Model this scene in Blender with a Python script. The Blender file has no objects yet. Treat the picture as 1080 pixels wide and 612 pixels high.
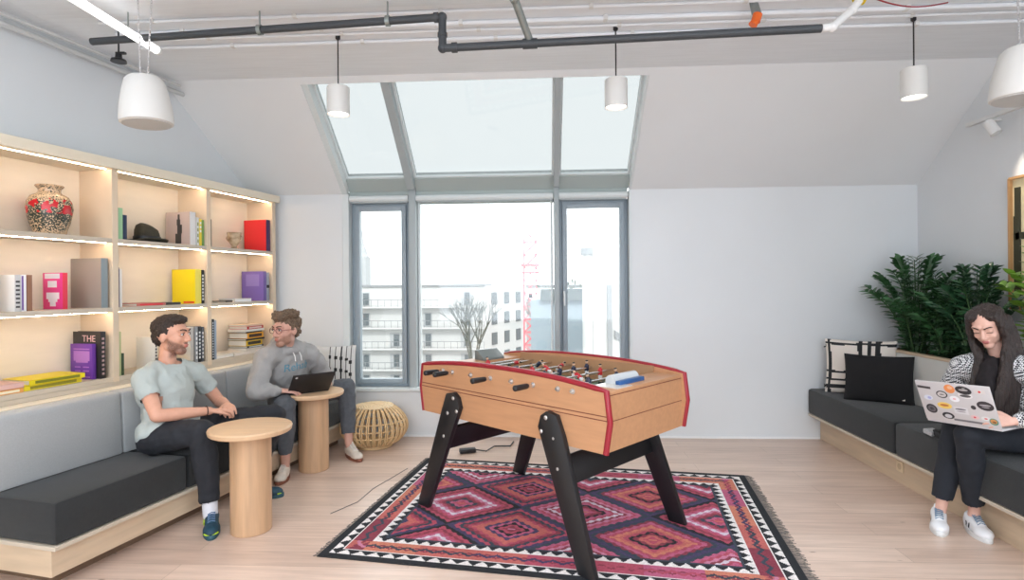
import bpy, bmesh, math, random
from mathutils import Vector, Matrix, Quaternion, noise
V = Vector
PI = math.pi
SC = bpy.context.scene
COL = SC.collection

# ------------------------------------------------------------------ camera
cam_data = bpy.data.cameras.new('camera')
cam = bpy.data.objects.new('camera', cam_data)
COL.objects.link(cam)
cam_data.sensor_fit = 'HORIZONTAL'
cam_data.sensor_width = 36.0
cam_data.lens = 36.0 * 600.0 / 1080.0
cam_data.shift_y = (300.3 - 306.0) / 1080.0
cam_data.clip_start = 0.05
cam_data.clip_end = 600
cam.location = (0, 0, 1.45)
yaw = math.radians(3.1)
roll = math.radians(-0.47)
cam.matrix_world = (Matrix.Translation((0, 0, 1.45)) @ Matrix.Rotation(yaw, 4, 'Z')
                    @ Matrix.Rotation(PI / 2, 4, 'X') @ Matrix.Rotation(roll, 4, 'Z'))
SC.camera = cam

# ------------------------------------------------------------------ view
SC.view_settings.view_transform = 'Standard'
SC.view_settings.look = 'None'
SC.view_settings.exposure = 0.0
SC.view_settings.gamma = 1.0
SC.view_settings.use_curve_mapping = False

# ------------------------------------------------------------------ sky, sun, fill lamps
world = bpy.data.worlds.new('overcast_sky')
SC.world = world
world.use_nodes = True
bg = world.node_tree.nodes['Background']
bg.inputs[0].default_value = (0.95, 0.985, 1.0, 1)
bg.inputs[1].default_value = 2.9

sun_data = bpy.data.lights.new('sun', 'SUN')
sun_data.energy = 1.6
sun_data.angle = math.radians(6)
sun_data.color = (1.0, 0.98, 0.95)
sun = bpy.data.objects.new('sun', sun_data)
COL.objects.link(sun)
sun.rotation_euler = (math.radians(58), 0, math.radians(12))

def area(name, loc, rot, sx, sy, power, color=(1, 1, 1)):
    d = bpy.data.lights.new(name, 'AREA')
    d.shape = 'RECTANGLE'
    d.size, d.size_y = sx, sy
    d.energy = power
    d.color = color
    o = bpy.data.objects.new(name, d)
    COL.objects.link(o)
    o.location = loc
    o.rotation_euler = rot
    return o

# unseen fill lights added under the ceiling behind the camera to brighten the room
for lx in (-2.6, -0.7, 1.2, 2.7):
    area('fill_lamp', (lx, 0.6, 3.05), (0, 0, 0), 0.9, 1.8, 22, (0.89, 0.97, 1.05))
for lx in (-2.0, 0.0, 2.0):
    area('fill_lamp', (lx, -2.0, 3.05), (0, 0, 0), 1.4, 0.5, 40, (0.89, 0.97, 1.05))
# added cool fill light before the rear wall, which has no windows
area('rear_fill_light', (0.2, -3.2, 1.7), (PI / 2, 0, 0), 5.6, 2.3, 115, (0.82, 0.94, 1.08))
# window portals (daylight guides on the real openings)
for nm, loc, rot, sx, sy in (('portal_window', (-0.545, 5.62, 1.37), (-PI / 2, 0, 0), 2.75, 1.9),
                             ('portal_skylight', (-0.545, 5.10, 2.86), (-math.radians(38.3), 0, 0), 2.75, 1.3)):
    p = area(nm, loc, rot, sx, sy, 1)
    p.data.cycles.is_portal = True

# ------------------------------------------------------------------ materials
MATS = {}
def mat(name, color=(0.8, 0.8, 0.8), rough=0.5, metal=0.0, noise_amt=0.0, noise_scale=8.0, bump=0.0,
        bump_scale=60.0, emit=None, emit_strength=0.0, stretch=None, color2=None, spec=None, sheen=0.0, trans=0.0):
    if name in MATS:
        return MATS[name]
    m = bpy.data.materials.new(name)
    m.use_nodes = True
    nt = m.node_tree
    b = nt.nodes['Principled BSDF']
    c = tuple(color) + (1.0,)
    b.inputs['Base Color'].default_value = c
    b.inputs['Roughness'].default_value = rough
    b.inputs['Metallic'].default_value = metal
    if spec is not None:
        b.inputs['Specular IOR Level'].default_value = spec
    if sheen:
        b.inputs['Sheen Weight'].default_value = sheen
    if trans:
        b.inputs['Transmission Weight'].default_value = trans
    if emit:
        b.inputs['Emission Color'].default_value = tuple(emit) + (1,)
        b.inputs['Emission Strength'].default_value = emit_strength
    tc = nt.nodes.new('ShaderNodeTexCoord')
    src = tc.outputs['Object']
    if stretch:
        mp = nt.nodes.new('ShaderNodeMapping')
        mp.inputs['Scale'].default_value = stretch
        nt.links.new(src, mp.inputs['Vector'])
        src = mp.outputs['Vector']
    if noise_amt or color2:
        n = nt.nodes.new('ShaderNodeTexNoise')
        n.inputs['Scale'].default_value = noise_scale
        n.inputs['Detail'].default_value = 5
        nt.links.new(src, n.inputs['Vector'])
        r = nt.nodes.new('ShaderNodeValToRGB')
        r.color_ramp.elements[0].position = 0.3
        r.color_ramp.elements[1].position = 0.7
        if color2:
            r.color_ramp.elements[0].color = tuple(color2) + (1,)
            r.color_ramp.elements[1].color = c
        else:
            r.color_ramp.elements[0].color = tuple(max(0, x * (1 - noise_amt)) for x in color) + (1,)
            r.color_ramp.elements[1].color = tuple(min(1, x * (1 + noise_amt)) for x in color) + (1,)
        nt.links.new(n.outputs['Fac'], r.inputs['Fac'])
        nt.links.new(r.outputs['Color'], b.inputs['Base Color'])
    if bump:
        n2 = nt.nodes.new('ShaderNodeTexNoise')
        n2.inputs['Scale'].default_value = bump_scale
        n2.inputs['Detail'].default_value = 3
        nt.links.new(src, n2.inputs['Vector'])
        bp = nt.nodes.new('ShaderNodeBump')
        bp.inputs['Strength'].default_value = bump
        bp.inputs['Distance'].default_value = 0.01
        nt.links.new(n2.outputs['Fac'], bp.inputs['Height'])
        nt.links.new(bp.outputs['Normal'], b.inputs['Normal'])
    MATS[name] = m
    return m

def flat(name, rgb, rough=0.55, **k):
    """rgb 0-255 sRGB -> principled material"""
    return mat(name, lin(*rgb), rough, **k)

def lin(r, g, b):
    f = lambda c: (c / 255.0) / 12.92 if c / 255.0 <= 0.04045 else ((c / 255.0 + 0.055) / 1.055) ** 2.4
    return (f(r), f(g), f(b))

WHITE_WALL = mat('white_wall_paint', (0.765, 0.785, 0.795), 0.30, noise_amt=0.012, noise_scale=2.0, bump=0.03, bump_scale=120)
LEFT_WALL = mat('left_wall_paint', (0.765, 0.80, 0.825), 0.6, noise_amt=0.012, noise_scale=2.0)
CEIL = mat('ceiling_paint', (0.87, 0.90, 0.93), 0.7, noise_amt=0.03, noise_scale=3.0, bump=0.15, bump_scale=25, stretch=(1, 14, 1))
SLOPE = mat('sloped_ceiling_paint', (0.83, 0.845, 0.85), 0.7, noise_amt=0.01, noise_scale=2)
FRAME = mat('window_grey_metal', lin(152, 164, 172), 0.4)
FRAME_W = mat('window_white_metal', lin(222, 228, 228), 0.45)
FRAME_G = mat('window_post_grey', lin(172, 180, 182), 0.45)
PLY = mat('birch_plywood', lin(226, 208, 184), 0.5, noise_amt=0.07, noise_scale=3.0, stretch=(1, 1, 9))
PLYF = mat('birch_plywood_edge', lin(203, 190, 172), 0.5, noise_amt=0.05, noise_scale=6.0, stretch=(1, 1, 9))
PLYB = mat('birch_plywood_bench', lin(208, 184, 156), 0.5, noise_amt=0.08, noise_scale=3.0, stretch=(1, 1, 9))
CREAM = mat('cream_fascia', lin(236, 226, 205), 0.55, noise_amt=0.015)
OAK = mat('oak_table', lin(200, 162, 126), 0.45, noise_amt=0.12, noise_scale=4.0, stretch=(8, 8, 0.6))
OAKT = mat('oak_table_top', lin(220, 184, 146), 0.4, noise_amt=0.08, noise_scale=4.0, stretch=(1, 9, 1))
BLACKM = mat('black_metal', (0.012, 0.012, 0.014), 0.4)
CHROME = mat('chrome', (0.75, 0.75, 0.76), 0.18, metal=1.0)
DKPIPE = mat('dark_grey_pipe', lin(62, 66, 70), 0.5)
GALV = mat('galvanised_steel', lin(150, 158, 156), 0.35, metal=0.7, noise_amt=0.1, noise_scale=20)
WHITEP = mat('white_plastic', lin(228, 228, 226), 0.45)
SKIN1 = mat('skin_light', lin(214, 160, 135), 0.5, noise_amt=0.04, noise_scale=30)
SKIN2 = mat('skin_fair', lin(208, 160, 142), 0.5, noise_amt=0.04, noise_scale=30)
SKIN3 = mat('skin_pale', lin(222, 176, 158), 0.5, noise_amt=0.04, noise_scale=30)
LIP = mat('lips', lin(188, 118, 106), 0.45)
LIP3 = mat('lips_rose', lin(190, 115, 110), 0.45)

def glass_mat(name, tint, gloss=0.06):
    m = bpy.data.materials.new(name)
    m.use_nodes = True
    nt = m.node_tree
    nt.nodes.clear()
    out = nt.nodes.new('ShaderNodeOutputMaterial')
    t = nt.nodes.new('ShaderNodeBsdfTransparent')
    t.inputs[0].default_value = tuple(tint) + (1,)
    g = nt.nodes.new('ShaderNodeBsdfGlossy')
    g.inputs['Roughness'].default_value = 0.05
    mx = nt.nodes.new('ShaderNodeMixShader')
    mx.inputs[0].default_value = gloss
    nt.links.new(t.outputs[0], mx.inputs[1])
    nt.links.new(g.outputs[0], mx.inputs[2])
    nt.links.new(mx.outputs[0], out.inputs['Surface'])
    return m
GLASS = glass_mat('window_glass', (0.97, 0.985, 0.98), 0.05)
SKYGLASS = glass_mat('frosted_skylight_glass', (0.557, 0.569, 0.569), 0.03)

# ------------------------------------------------------------------ mesh builder
def basis(d):
    d = V(d).normalized()
    a = V((0, 0, 1)) if abs(d.z) < 0.9 else V((1, 0, 0))
    x = a.cross(d).normalized()
    y = d.cross(x)
    return x, y, d

class MB:
    def __init__(s):
        s.bm = bmesh.new()
        s.mi = 0
    def _start(s):
        s.nf = len(s.bm.faces)
    def _tag(s, faces):
        for f in faces:
            f.material_index = s.mi
    def box(s, c, size, rz=0.0, bevel=0.0, M=None, seg=2):
        hx, hy, hz = size[0] / 2, size[1] / 2, size[2] / 2
        R = M.to_3x3() if M else Matrix.Rotation(rz, 3, 'Z')
        vs = [s.bm.verts.new(V(c) + R @ V((x * hx, y * hy, z * hz))) for x in (-1, 1) for y in (-1, 1) for z in (-1, 1)]
        q = [(0, 1, 3, 2), (4, 6, 7, 5), (0, 4, 5, 1), (2, 3, 7, 6), (0, 2, 6, 4), (1, 5, 7, 3)]
        fs = [s.bm.faces.new([vs[i] for i in f]) for f in q]
        s._tag(fs)
        if bevel:
            es = list({e for f in fs for e in f.edges})
            r = bmesh.ops.bevel(s.bm, geom=es, offset=bevel, segments=seg, profile=0.5, affect='EDGES')
            s._tag(r['faces'])
        return s
    def prism(s, poly, vec, bevel=0.0):
        """poly: list of 3D points (planar), extruded by vec"""
        vec = V(vec)
        a = [s.bm.verts.new(V(p)) for p in poly]
        b = [s.bm.verts.new(V(p) + vec) for p in poly]
        n = len(poly)
        fs = [s.bm.faces.new(a), s.bm.faces.new(list(reversed(b)))]
        for i in range(n):
            fs.append(s.bm.faces.new((a[i], b[i], b[(i + 1) % n], a[(i + 1) % n])))
        s._tag(fs)
        bmesh.ops.recalc_face_normals(s.bm, faces=fs)
        if bevel:
            es = list({e for f in fs for e in f.edges})
            r = bmesh.ops.bevel(s.bm, geom=es, offset=bevel, segments=2, profile=0.5, affect='EDGES')
            s._tag(r['faces'])
        return s
    def rings(s, rings, cap=True):
        rs = [[s.bm.verts.new(p) for p in r] for r in rings]
        fs = []
        n = len(rs[0])
        for a, b in zip(rs[:-1], rs[1:]):
            for i in range(n):
                fs.append(s.bm.faces.new((a[i], a[(i + 1) % n], b[(i + 1) % n], b[i])))
        if cap:
            fs.append(s.bm.faces.new(list(reversed(rs[0]))))
            fs.append(s.bm.faces.new(rs[-1]))
        s._tag(fs)
        return s
    def cyl(s, p0, p1, r0, r1=None, seg=16):
        r1 = r0 if r1 is None else r1
        p0, p1 = V(p0), V(p1)
        x, y, d = basis(p1 - p0)
        ring = lambda c, r: [c + (x * math.cos(2 * PI * i / seg) + y * math.sin(2 * PI * i / seg)) * r for i in range(seg)]
        return s.rings([ring(p0, r0), ring(p1, r1)])
    def lathe(s, c, prof, seg=32, M=None, cap=True):
        c = V(c)
        R = M.to_3x3() if M else Matrix.Identity(3)
        return s.rings([[c + R @ V((r * math.cos(2 * PI * i / seg), r * math.sin(2 * PI * i / seg), z)) for i in range(seg)] for r, z in prof], cap)
    def tube(s, pts, r, seg=8, rfun=None):
        pts = [V(p) for p in pts]
        rings = []
        px = None
        for i, p in enumerate(pts):
            d = (pts[min(i + 1, len(pts) - 1)] - pts[max(i - 1, 0)])
            if d.length < 1e-9:
                d = V((0, 0, 1))
            d.normalize()
            if px is None:
                x, y, _ = basis(d)
            else:
                x = (px - d * px.dot(d))
                x = x.normalized() if x.length > 1e-6 else basis(d)[0]
                y = d.cross(x)
            px = x
            rr = rfun(i / (len(pts) - 1)) if rfun else r
            rings.append([p + (x * math.cos(2 * PI * k / seg) + y * math.sin(2 * PI * k / seg)) * rr for k in range(seg)])
        return s.rings(rings)
    def ell(s, c, rad, M=None, seg=16, rg=10):
        c = V(c)
        R = M.to_3x3() if M else Matrix.Identity(3)
        rings = []
        for j in range(1, rg):
            t = PI * j / rg
            rings.append([c + R @ V((rad[0] * math.sin(t) * math.cos(2 * PI * i / seg), rad[1] * math.sin(t) * math.sin(2 * PI * i / seg), -rad[2] * math.cos(t))) for i in range(seg)])
        rs = [[s.bm.verts.new(p) for p in r] for r in rings]
        b = s.bm.verts.new(c + R @ V((0, 0, -rad[2])))
        t = s.bm.verts.new(c + R @ V((0, 0, rad[2])))
        fs = []
        for i in range(seg):
            fs.append(s.bm.faces.new((b, rs[0][(i + 1) % seg], rs[0][i])))
            fs.append(s.bm.faces.new((t, rs[-1][i], rs[-1][(i + 1) % seg])))
        for a, bb in zip(rs[:-1], rs[1:]):
            for i in range(seg):
                fs.append(s.bm.faces.new((a[i], a[(i + 1) % seg], bb[(i + 1) % seg], bb[i])))
        s._tag(fs)
        return s
    def cap(s, p0, p1, r0, r1=None, seg=14):
        """tapered capsule"""
        r1 = r0 if r1 is None else r1
        p0, p1 = V(p0), V(p1)
        if (p1 - p0).length < 1e-5:
            return s.ell(p0, (r0,) * 3)
        x, y, d = basis(p1 - p0)
        rings = []
        K = 5
        for j in range(1, K + 1):
            t = PI / 2 * j / K
            rings.append((p0 - d * (r0 * math.cos(t)), r0 * math.sin(t)))
        for j in range(0, K):
            t = PI / 2 * j / K
            rings.append((p1 + d * (r1 * math.sin(t)), r1 * math.cos(t)))
        return s.rings([[c + (x * math.cos(2 * PI * i / seg) + y * math.sin(2 * PI * i / seg)) * r for i in range(seg)] for c, r in rings])
    def limb(s, pts, rad):
        for a, b, ra, rb in zip(pts[:-1], pts[1:], rad[:-1], rad[1:]):
            s.cap(a, b, ra, rb)
        return s
    def quad(s, a, b, c, d):
        f = s.bm.faces.new([s.bm.verts.new(V(p)) for p in (a, b, c, d)])
        s._tag([f])
        return s
    def build(s, name, mats, parent=None, world=False, smooth=35):
        me = bpy.data.meshes.new(name)
        if not isinstance(mats, (list, tuple)):
            mats = [mats]
        for m in mats:
            me.materials.append(m)
        s.bm.normal_update()
        if smooth:
            lim = math.radians(smooth)
            for f in s.bm.faces:
                f.smooth = True
            for e in s.bm.edges:
                if len(e.link_faces) == 2 and e.calc_face_angle(0) > lim:
                    e.smooth = False
        s.bm.to_mesh(me)
        s.bm.free()
        return link(name, me, parent, world)

def wm(o):
    m = Matrix.LocRotScale(o.location, o.rotation_euler.to_quaternion(), V((1, 1, 1)))
    if o.parent:
        return wm(o.parent) @ o.matrix_parent_inverse @ m
    return m

def link(name, me, parent=None, world=False):
    o = bpy.data.objects.new(name, me)
    COL.objects.link(o)
    if parent:
        o.parent = parent
        if world:
            o.matrix_parent_inverse = wm(parent).inverted()
    return o

def blob(prims, voxel=0.006, smooth=6, name='blob'):
    """fuse overlapping closed shapes of an MB into one continuous surface; returns a Mesh"""
    me = bpy.data.meshes.new(name)
    prims.bm.to_mesh(me)
    prims.bm.free()
    o = bpy.data.objects.new(name, me)
    COL.objects.link(o)
    r = o.modifiers.new('r', 'REMESH')
    r.mode = 'VOXEL'
    r.voxel_size = voxel
    r.use_smooth_shade = True
    if smooth:
        sm = o.modifiers.new('s', 'SMOOTH')
        sm.factor = 0.5
        sm.iterations = smooth
    dg = bpy.context.evaluated_depsgraph_get()
    out = bpy.data.meshes.new_from_object(o.evaluated_get(dg))
    bpy.data.objects.remove(o)
    bpy.data.meshes.remove(me)
    out.name = name
    for p in out.polygons:
        p.use_smooth = True
    return out

def finish(me, name, mats, parent, world=True, matfn=None, disp=None, cuts=()):
    bm = bmesh.new()
    bm.from_mesh(me)
    if disp:
        bm.normal_update()
        mv = [(v, disp(v.co, v.normal)) for v in bm.verts]
        for v, d in mv:
            v.co += d
    for fn in cuts:
        kill = [f for f in bm.faces if fn(f.calc_center_median())]
        bmesh.ops.delete(bm, geom=kill, context='FACES')
    bm.normal_update()
    for f in bm.faces:
        f.smooth = True
        f.material_index = matfn(f.calc_center_median(), f.normal) if matfn else 0
    me.materials.clear()
    for m in (mats if isinstance(mats, (list, tuple)) else [mats]):
        me.materials.append(m)
    bm.to_mesh(me)
    bm.free()
    return link(name, me, parent, world)

def tag(o, label=None, cat=None, group=None, kind=None):
    if label: o['label'] = label
    if cat: o['category'] = cat
    if group: o['group'] = group
    if kind: o['kind'] = kind
    return o

def thing(name, label, cat, loc=(0, 0, 0), rz=0.0, group=None):
    o = bpy.data.objects.new(name, None)
    o.empty_display_size = 0.1
    COL.objects.link(o)
    o.location = loc
    o.rotation_euler = (0, 0, rz)
    return tag(o, label, cat, group)

def struct(o):
    o['kind'] = 'structure'
    return o

def dup(root, loc, rz, label=None, group=None):
    r = root.copy()
    COL.objects.link(r)
    r.location = loc
    r.rotation_euler = (0, 0, rz)
    if label: r['label'] = label
    if group: r['group'] = group
    def kids(src, dst):
        for ch in [c for c in COL.objects if c.parent == src]:
            c = ch.copy()
            COL.objects.link(c)
            c.parent = dst
            kids(ch, c)
    kids(root, r)
    return r

def text_mesh(txt, size, depth=0.0006):
    cu = bpy.data.curves.new('t', 'FONT')
    cu.body = txt
    cu.size = size
    cu.extrude = depth
    cu.align_x = 'CENTER'
    cu.align_y = 'CENTER'
    o = bpy.data.objects.new('t', cu)
    COL.objects.link(o)
    dg = bpy.context.evaluated_depsgraph_get()
    me = bpy.data.meshes.new_from_object(o.evaluated_get(dg))
    bpy.data.objects.remove(o)
    bpy.data.curves.remove(cu)
    return me

# ------------------------------------------------------------------ room shell
YB = 5.40
KZ = 2.335                       # knee wall height
CY, CZ = 4.42, 3.11              # crease between slope and flat ceiling
XL, XR = -1.93, 0.84             # window opening
RW = 3.43                        # right wall
A = math.radians(11.7)
SO = V((-2.544, 5.3, 0))         # far end of the shelf front
SD = V((-math.sin(A), -math.cos(A), 0))     # along the shelf toward the camera
SN = V((math.cos(A), -math.sin(A), 0))      # out of the wall into the room
SROT = math.atan2(SD.y, SD.x)
def S(s, n, z):
    return SO + SD * s + SN * n + V((0, 0, z))

def planks():
    m = bpy.data.materials.new('oak_plank_floor')
    m.use_nodes = True
    nt = m.node_tree
    b = nt.nodes['Principled BSDF']
    tc = nt.nodes.new('ShaderNodeTexCoord')
    br = nt.nodes.new('ShaderNodeTexBrick')
    br.offset = 0.37
    br.inputs['Scale'].default_value = 1.0
    br.inputs['Brick Width'].default_value = 1.9
    br.inputs['Row Height'].default_value = 0.16
    br.inputs['Mortar Size'].default_value = 0.0012
    br.inputs['Mortar Smooth'].default_value = 0.3
    br.inputs['Color1'].default_value = lin(230, 205, 188) + (1,)
    br.inputs['Color2'].default_value = lin(213, 186, 169) + (1,)
    br.inputs['Mortar'].default_value = lin(168, 144, 124) + (1,)
    nt.links.new(tc.outputs['Object'], br.inputs['Vector'])
    mp = nt.nodes.new('ShaderNodeMapping')
    mp.inputs['Scale'].default_value = (0.7, 9, 1)
    nt.links.new(tc.outputs['Object'], mp.inputs['Vector'])
    n = nt.nodes.new('ShaderNodeTexNoise')
    n.inputs['Scale'].default_value = 3.2
    n.inputs['Detail'].default_value = 8
    n.inputs['Roughness'].default_value = 0.62
    nt.links.new(mp.outputs[0], n.inputs['Vector'])
    r = nt.nodes.new('ShaderNodeValToRGB')
    r.color_ramp.elements[0].position = 0.28
    r.color_ramp.elements[0].color = (0.82, 0.80, 0.78, 1)
    r.color_ramp.elements[1].position = 0.62
    r.color_ramp.elements[1].color = (1.03, 1.03, 1.03, 1)
    nt.links.new(n.outputs['Fac'], r.inputs['Fac'])
    # knots
    mp2 = nt.nodes.new('ShaderNodeMapping')
    mp2.inputs['Scale'].default_value = (1.1, 3.6, 1)
    nt.links.new(tc.outputs['Object'], mp2.inputs['Vector'])
    vo = nt.nodes.new('ShaderNodeTexVoronoi')
    vo.inputs['Scale'].default_value = 2.1
    nt.links.new(mp2.outputs[0], vo.inputs['Vector'])
    r2 = nt.nodes.new('ShaderNodeValToRGB')
    r2.color_ramp.elements[0].position = 0.02
    r2.color_ramp.elements[0].color = (0.45, 0.38, 0.33, 1)
    r2.color_ramp.elements[1].position = 0.055
    r2.color_ramp.elements[1].color = (1, 1, 1, 1)
    nt.links.new(vo.outputs['Distance'], r2.inputs['Fac'])
    m1 = nt.nodes.new('ShaderNodeMixRGB'); m1.blend_type = 'MULTIPLY'; m1.inputs[0].default_value = 1
    m2 = nt.nodes.new('ShaderNodeMixRGB'); m2.blend_type = 'MULTIPLY'; m2.inputs[0].default_value = 1
    nt.links.new(br.outputs['Color'], m1.inputs[1]); nt.links.new(r.outputs['Color'], m1.inputs[2])
    nt.links.new(m1.outputs[0], m2.inputs[1]); nt.links.new(r2.outputs['Color'], m2.inputs[2])
    nt.links.new(m2.outputs[0], b.inputs['Base Color'])
    b.inputs['Roughness'].default_value = 0.30
    return m

struct(MB().box((-0.6, 1.0, -0.05), (9.4, 9.6, 0.1)).build('floor', planks(), smooth=0))
struct(MB().box((-0.6, 0.61, CZ + 0.1), (9.4, 7.62, 0.2)).build('ceiling', CEIL, smooth=0))
SL = V((0, CY - YB, CZ - KZ))            # along the slope, upward
SU = SL.normalized()
SNO = V((0, SU.z, -SU.y))                # outward normal of the slope (away from the room)
if SNO.z < 0: SNO = -SNO
def slope_pt(x, t, out=0.0):
    return V((x, YB, KZ)) + SU * t + SNO * out
LS = SL.length
TOPT = LS - 0.065
mb = MB()
T = 0.26
for x0, x1, t0, t1 in ((-3.5, XL, -0.12, LS + 0.05), (XR, RW + 0.1, -0.12, LS + 0.05), (XL, XR, TOPT, LS + 0.05)):
    mb.prism([slope_pt(x0, t0), slope_pt(x0, t1), slope_pt(x0, t1, T), slope_pt(x0, t0, T)], (x1 - x0, 0, 0))
struct(mb.build('ceiling.001', SLOPE, smooth=0))
# back (knee) wall with the window opening
mb = MB()
mb.box(((-3.5 + XL) / 2, YB + 0.13, KZ / 2), (XL + 3.5, 0.26, KZ))
mb.box(((RW + 0.1 + XR) / 2, YB + 0.13, KZ / 2), (RW + 0.1 - XR, 0.26, KZ))
mb.box(((XL + XR) / 2, YB + 0.13, 0.225), (XR - XL, 0.26, 0.45))
struct(mb.build('wall_back', WHITE_WALL, smooth=0))
# left wall, angled, behind the shelves
mb = MB()
mb.box(S(3.9, -0.40, CZ / 2), (9.2, 0.2, CZ), rz=SROT)
struct(mb.build('wall_left', LEFT_WALL, smooth=0))
mb = MB()
mb.box((RW + 0.1, 1.05, CZ / 2), (0.2, 8.9, CZ))
struct(mb.build('wall_right', WHITE_WALL, smooth=0))
mb = MB()
mb.box((-0.6, -3.5, CZ / 2), (9.4, 0.2, CZ))
struct(mb.build('wall_rear', WHITE_WALL, smooth=0))
mb = MB()
mb.box(((-1.95 + 2.54) / 2, YB - 0.006, 0.01), (4.49, 0.012, 0.02), bevel=0.002)
struct(mb.build('baseboard_back', mat('white_skirting', lin(245, 245, 245), 0.5), smooth=0))

# window: posts, transoms, casements ------------------------------------------------
YW = YB + 0.10                    # window plane
X1, X2 = -1.255, 0.135            # intermediate posts
def frame_ring(mb, x0, x1, z0, z1, w, y, d):
    mb.box((x0 + w / 2, y, (z0 + z1) / 2), (w, d, z1 - z0), bevel=0.004)
    mb.box((x1 - w / 2, y, (z0 + z1) / 2), (w, d, z1 - z0), bevel=0.004)
    mb.box(((x0 + x1) / 2, y, z0 + w / 2), (x1 - x0 - 2 * w, d, w), bevel=0.004)
    mb.box(((x0 + x1) / 2, y, z1 - w / 2), (x1 - x0 - 2 * w, d, w), bevel=0.004)
ZS, ZH = 0.45, 2.262              # sill and head of the windows
def window_thing(n, x0, x1, casement):
    w = MB()
    if casement:
        frame_ring(w, x0, x1, ZS + 0.01, ZH, 0.035, YW + 0.03, 0.07)
        frame_ring(w, x0 + 0.036, x1 - 0.036, ZS + 0.046, ZH - 0.036, 0.045, YW, 0.07)
        o = w.build('window_%d' % n, FRAME)
        gi = 0.08
    else:
        frame_ring(w, x0, x1, ZS + 0.01, ZH + 0.03, 0.022, YW + 0.03, 0.06)
        o = w.build('window_%d' % n, FRAME_W)
        gi = 0.022
    struct(o)
    g = MB().box(((x0 + x1) / 2, YW + 0.02, (ZS + ZH) / 2), (x1 - x0 - 2 * gi, 0.006, ZH - ZS - 2 * gi)).build('pane', GLASS, o, smooth=0)
    return o
w1 = window_thing(1, -1.865, -1.29, True)
w2 = window_thing(2, -1.215, 0.10, False)
w3 = window_thing(3, 0.155, 0.815, True)
hb = MB()
hb.box((0.205, YW - 0.05, 1.36), (0.022, 0.016, 0.05), bevel=0.004)
hb.cyl((0.205, YW - 0.045, 1.36), (0.205, YW - 0.09, 1.36), 0.008)
hb.box((0.205, YW - 0.09, 1.31), (0.016, 0.014, 0.13), bevel=0.005)
tag(hb.build('window_handle', FRAME_W, w3), 'silver casement handle')
mb = MB()
for x in (X1, X2):
    mb.box((x, YW - 0.01, (ZS + 2.40) / 2), (0.07 if x == X1 else 0.05, 0.12, 2.40 - ZS), bevel=0.004)
struct(mb.build('trim_1', FRAME_G))
mb = MB()                          # white reveal liners beside the window
mb.box((XL + 0.03, YB + 0.06, (ZS + KZ) / 2), (0.06, 0.11, KZ - ZS))
mb.box((XR - 0.012, YB + 0.06, (ZS + KZ) / 2), (0.024, 0.11, KZ - ZS))
mb.box(((XL + XR) / 2, YB + 0.03, ZS + 0.0), (XR - XL - 0.05, 0.12, 0.03), bevel=0.004)
struct(mb.build('trim_2', FRAME_W))
mb = MB()                          # transom between the windows and the skylight
mb.box(((XL + XR) / 2, YW + 0.01, 2.40), (XR - XL - 0.06, 0.09, 0.05), bevel=0.006)
mb.box(((XL + XR) / 2, YW - 0.005, 2.345), (XR - XL - 0.06, 0.07, 0.035), bevel=0.006)
mb.box(((XL + XR) / 2, YW + 0.06, 2.355), (XR - XL - 0.06, 0.05, 0.21))
struct(mb.build('trim_3', mat('transom_grey_green', lin(176, 186, 183), 0.45)))
# slim roller blind cassettes under the transom
for x0, x1, lab in ((-1.865, -1.292, 'left casement window'), (-1.215, 0.105, 'wide middle window'), (0.16, 0.81, 'right casement window')):
    b = thing('roller_blind', 'white roller blind cassette, rolled up above the %s' % lab, 'blind', ((x0 + x1) / 2, YW - 0.06, 2.262), 0, 'roller blinds above the windows')
    c = MB()
    c.cyl((-(x1 - x0) / 2, 0, 0.032), ((x1 - x0) / 2, 0, 0.032), 0.031, seg=20)
    c.build('cassette', FRAME_W, b)
    c = MB()
    c.box((0, -0.004, -0.004), (x1 - x0 - 0.02, 0.010, 0.016), bevel=0.003)
    c.build('bottom_rail', FRAME_G, b)
# skylight
ts0 = -0.02
for n, x0, x1 in ((4, XL + 0.05, X1 - 0.035), (5, X1 + 0.035, X2 - 0.025), (6, X2 + 0.025, XR - 0.02)):
    w = MB()
    for a0, a1, b0, b1 in ((x0, x0 + 0.018, 0.09, TOPT), (x1 - 0.018, x1, 0.09, TOPT), (x0 + 0.018, x1 - 0.018, 0.09, 0.115), (x0 + 0.018, x1 - 0.018, TOPT - 0.012, TOPT)):
        w.prism([slope_pt(a0, b0, 0.10), slope_pt(a0, b1, 0.10), slope_pt(a0, b1, 0.16), slope_pt(a0, b0, 0.16)], (a1 - a0, 0, 0))
    o = struct(w.build('window_%d' % n, FRAME_W, smooth=0))
    g = MB()
    g.prism([slope_pt(x0 + 0.01, 0.10, 0.125), slope_pt(x0 + 0.01, TOPT, 0.125), slope_pt(x0 + 0.01, TOPT, 0.135), slope_pt(x0 + 0.01, 0.10, 0.135)], (x1 - x0 - 0.02, 0, 0))
    g.build('pane', SKYGLASS, o, smooth=0)
mb = MB()
for x, w_ in ((X1, 0.07), (X2, 0.05)):
    mb.prism([slope_pt(x - w_ / 2, 0.03, 0.02), slope_pt(x - w_ / 2, TOPT, 0.02), slope_pt(x - w_ / 2, TOPT, 0.17), slope_pt(x - w_ / 2, 0.03, 0.17)], (w_, 0, 0))
struct(mb.build('trim_4', FRAME_G, smooth=0))
mb = MB()
for x, w_ in ((XL, 0.05), (XR - 0.02, 0.02)):
    mb.prism([slope_pt(x, -0.02, 0.01), slope_pt(x, TOPT, 0.01), slope_pt(x, TOPT, 0.2), slope_pt(x, -0.02, 0.2)], (w_, 0, 0))
struct(mb.build('trim_5', FRAME_W, smooth=0))
mb = MB()
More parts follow.
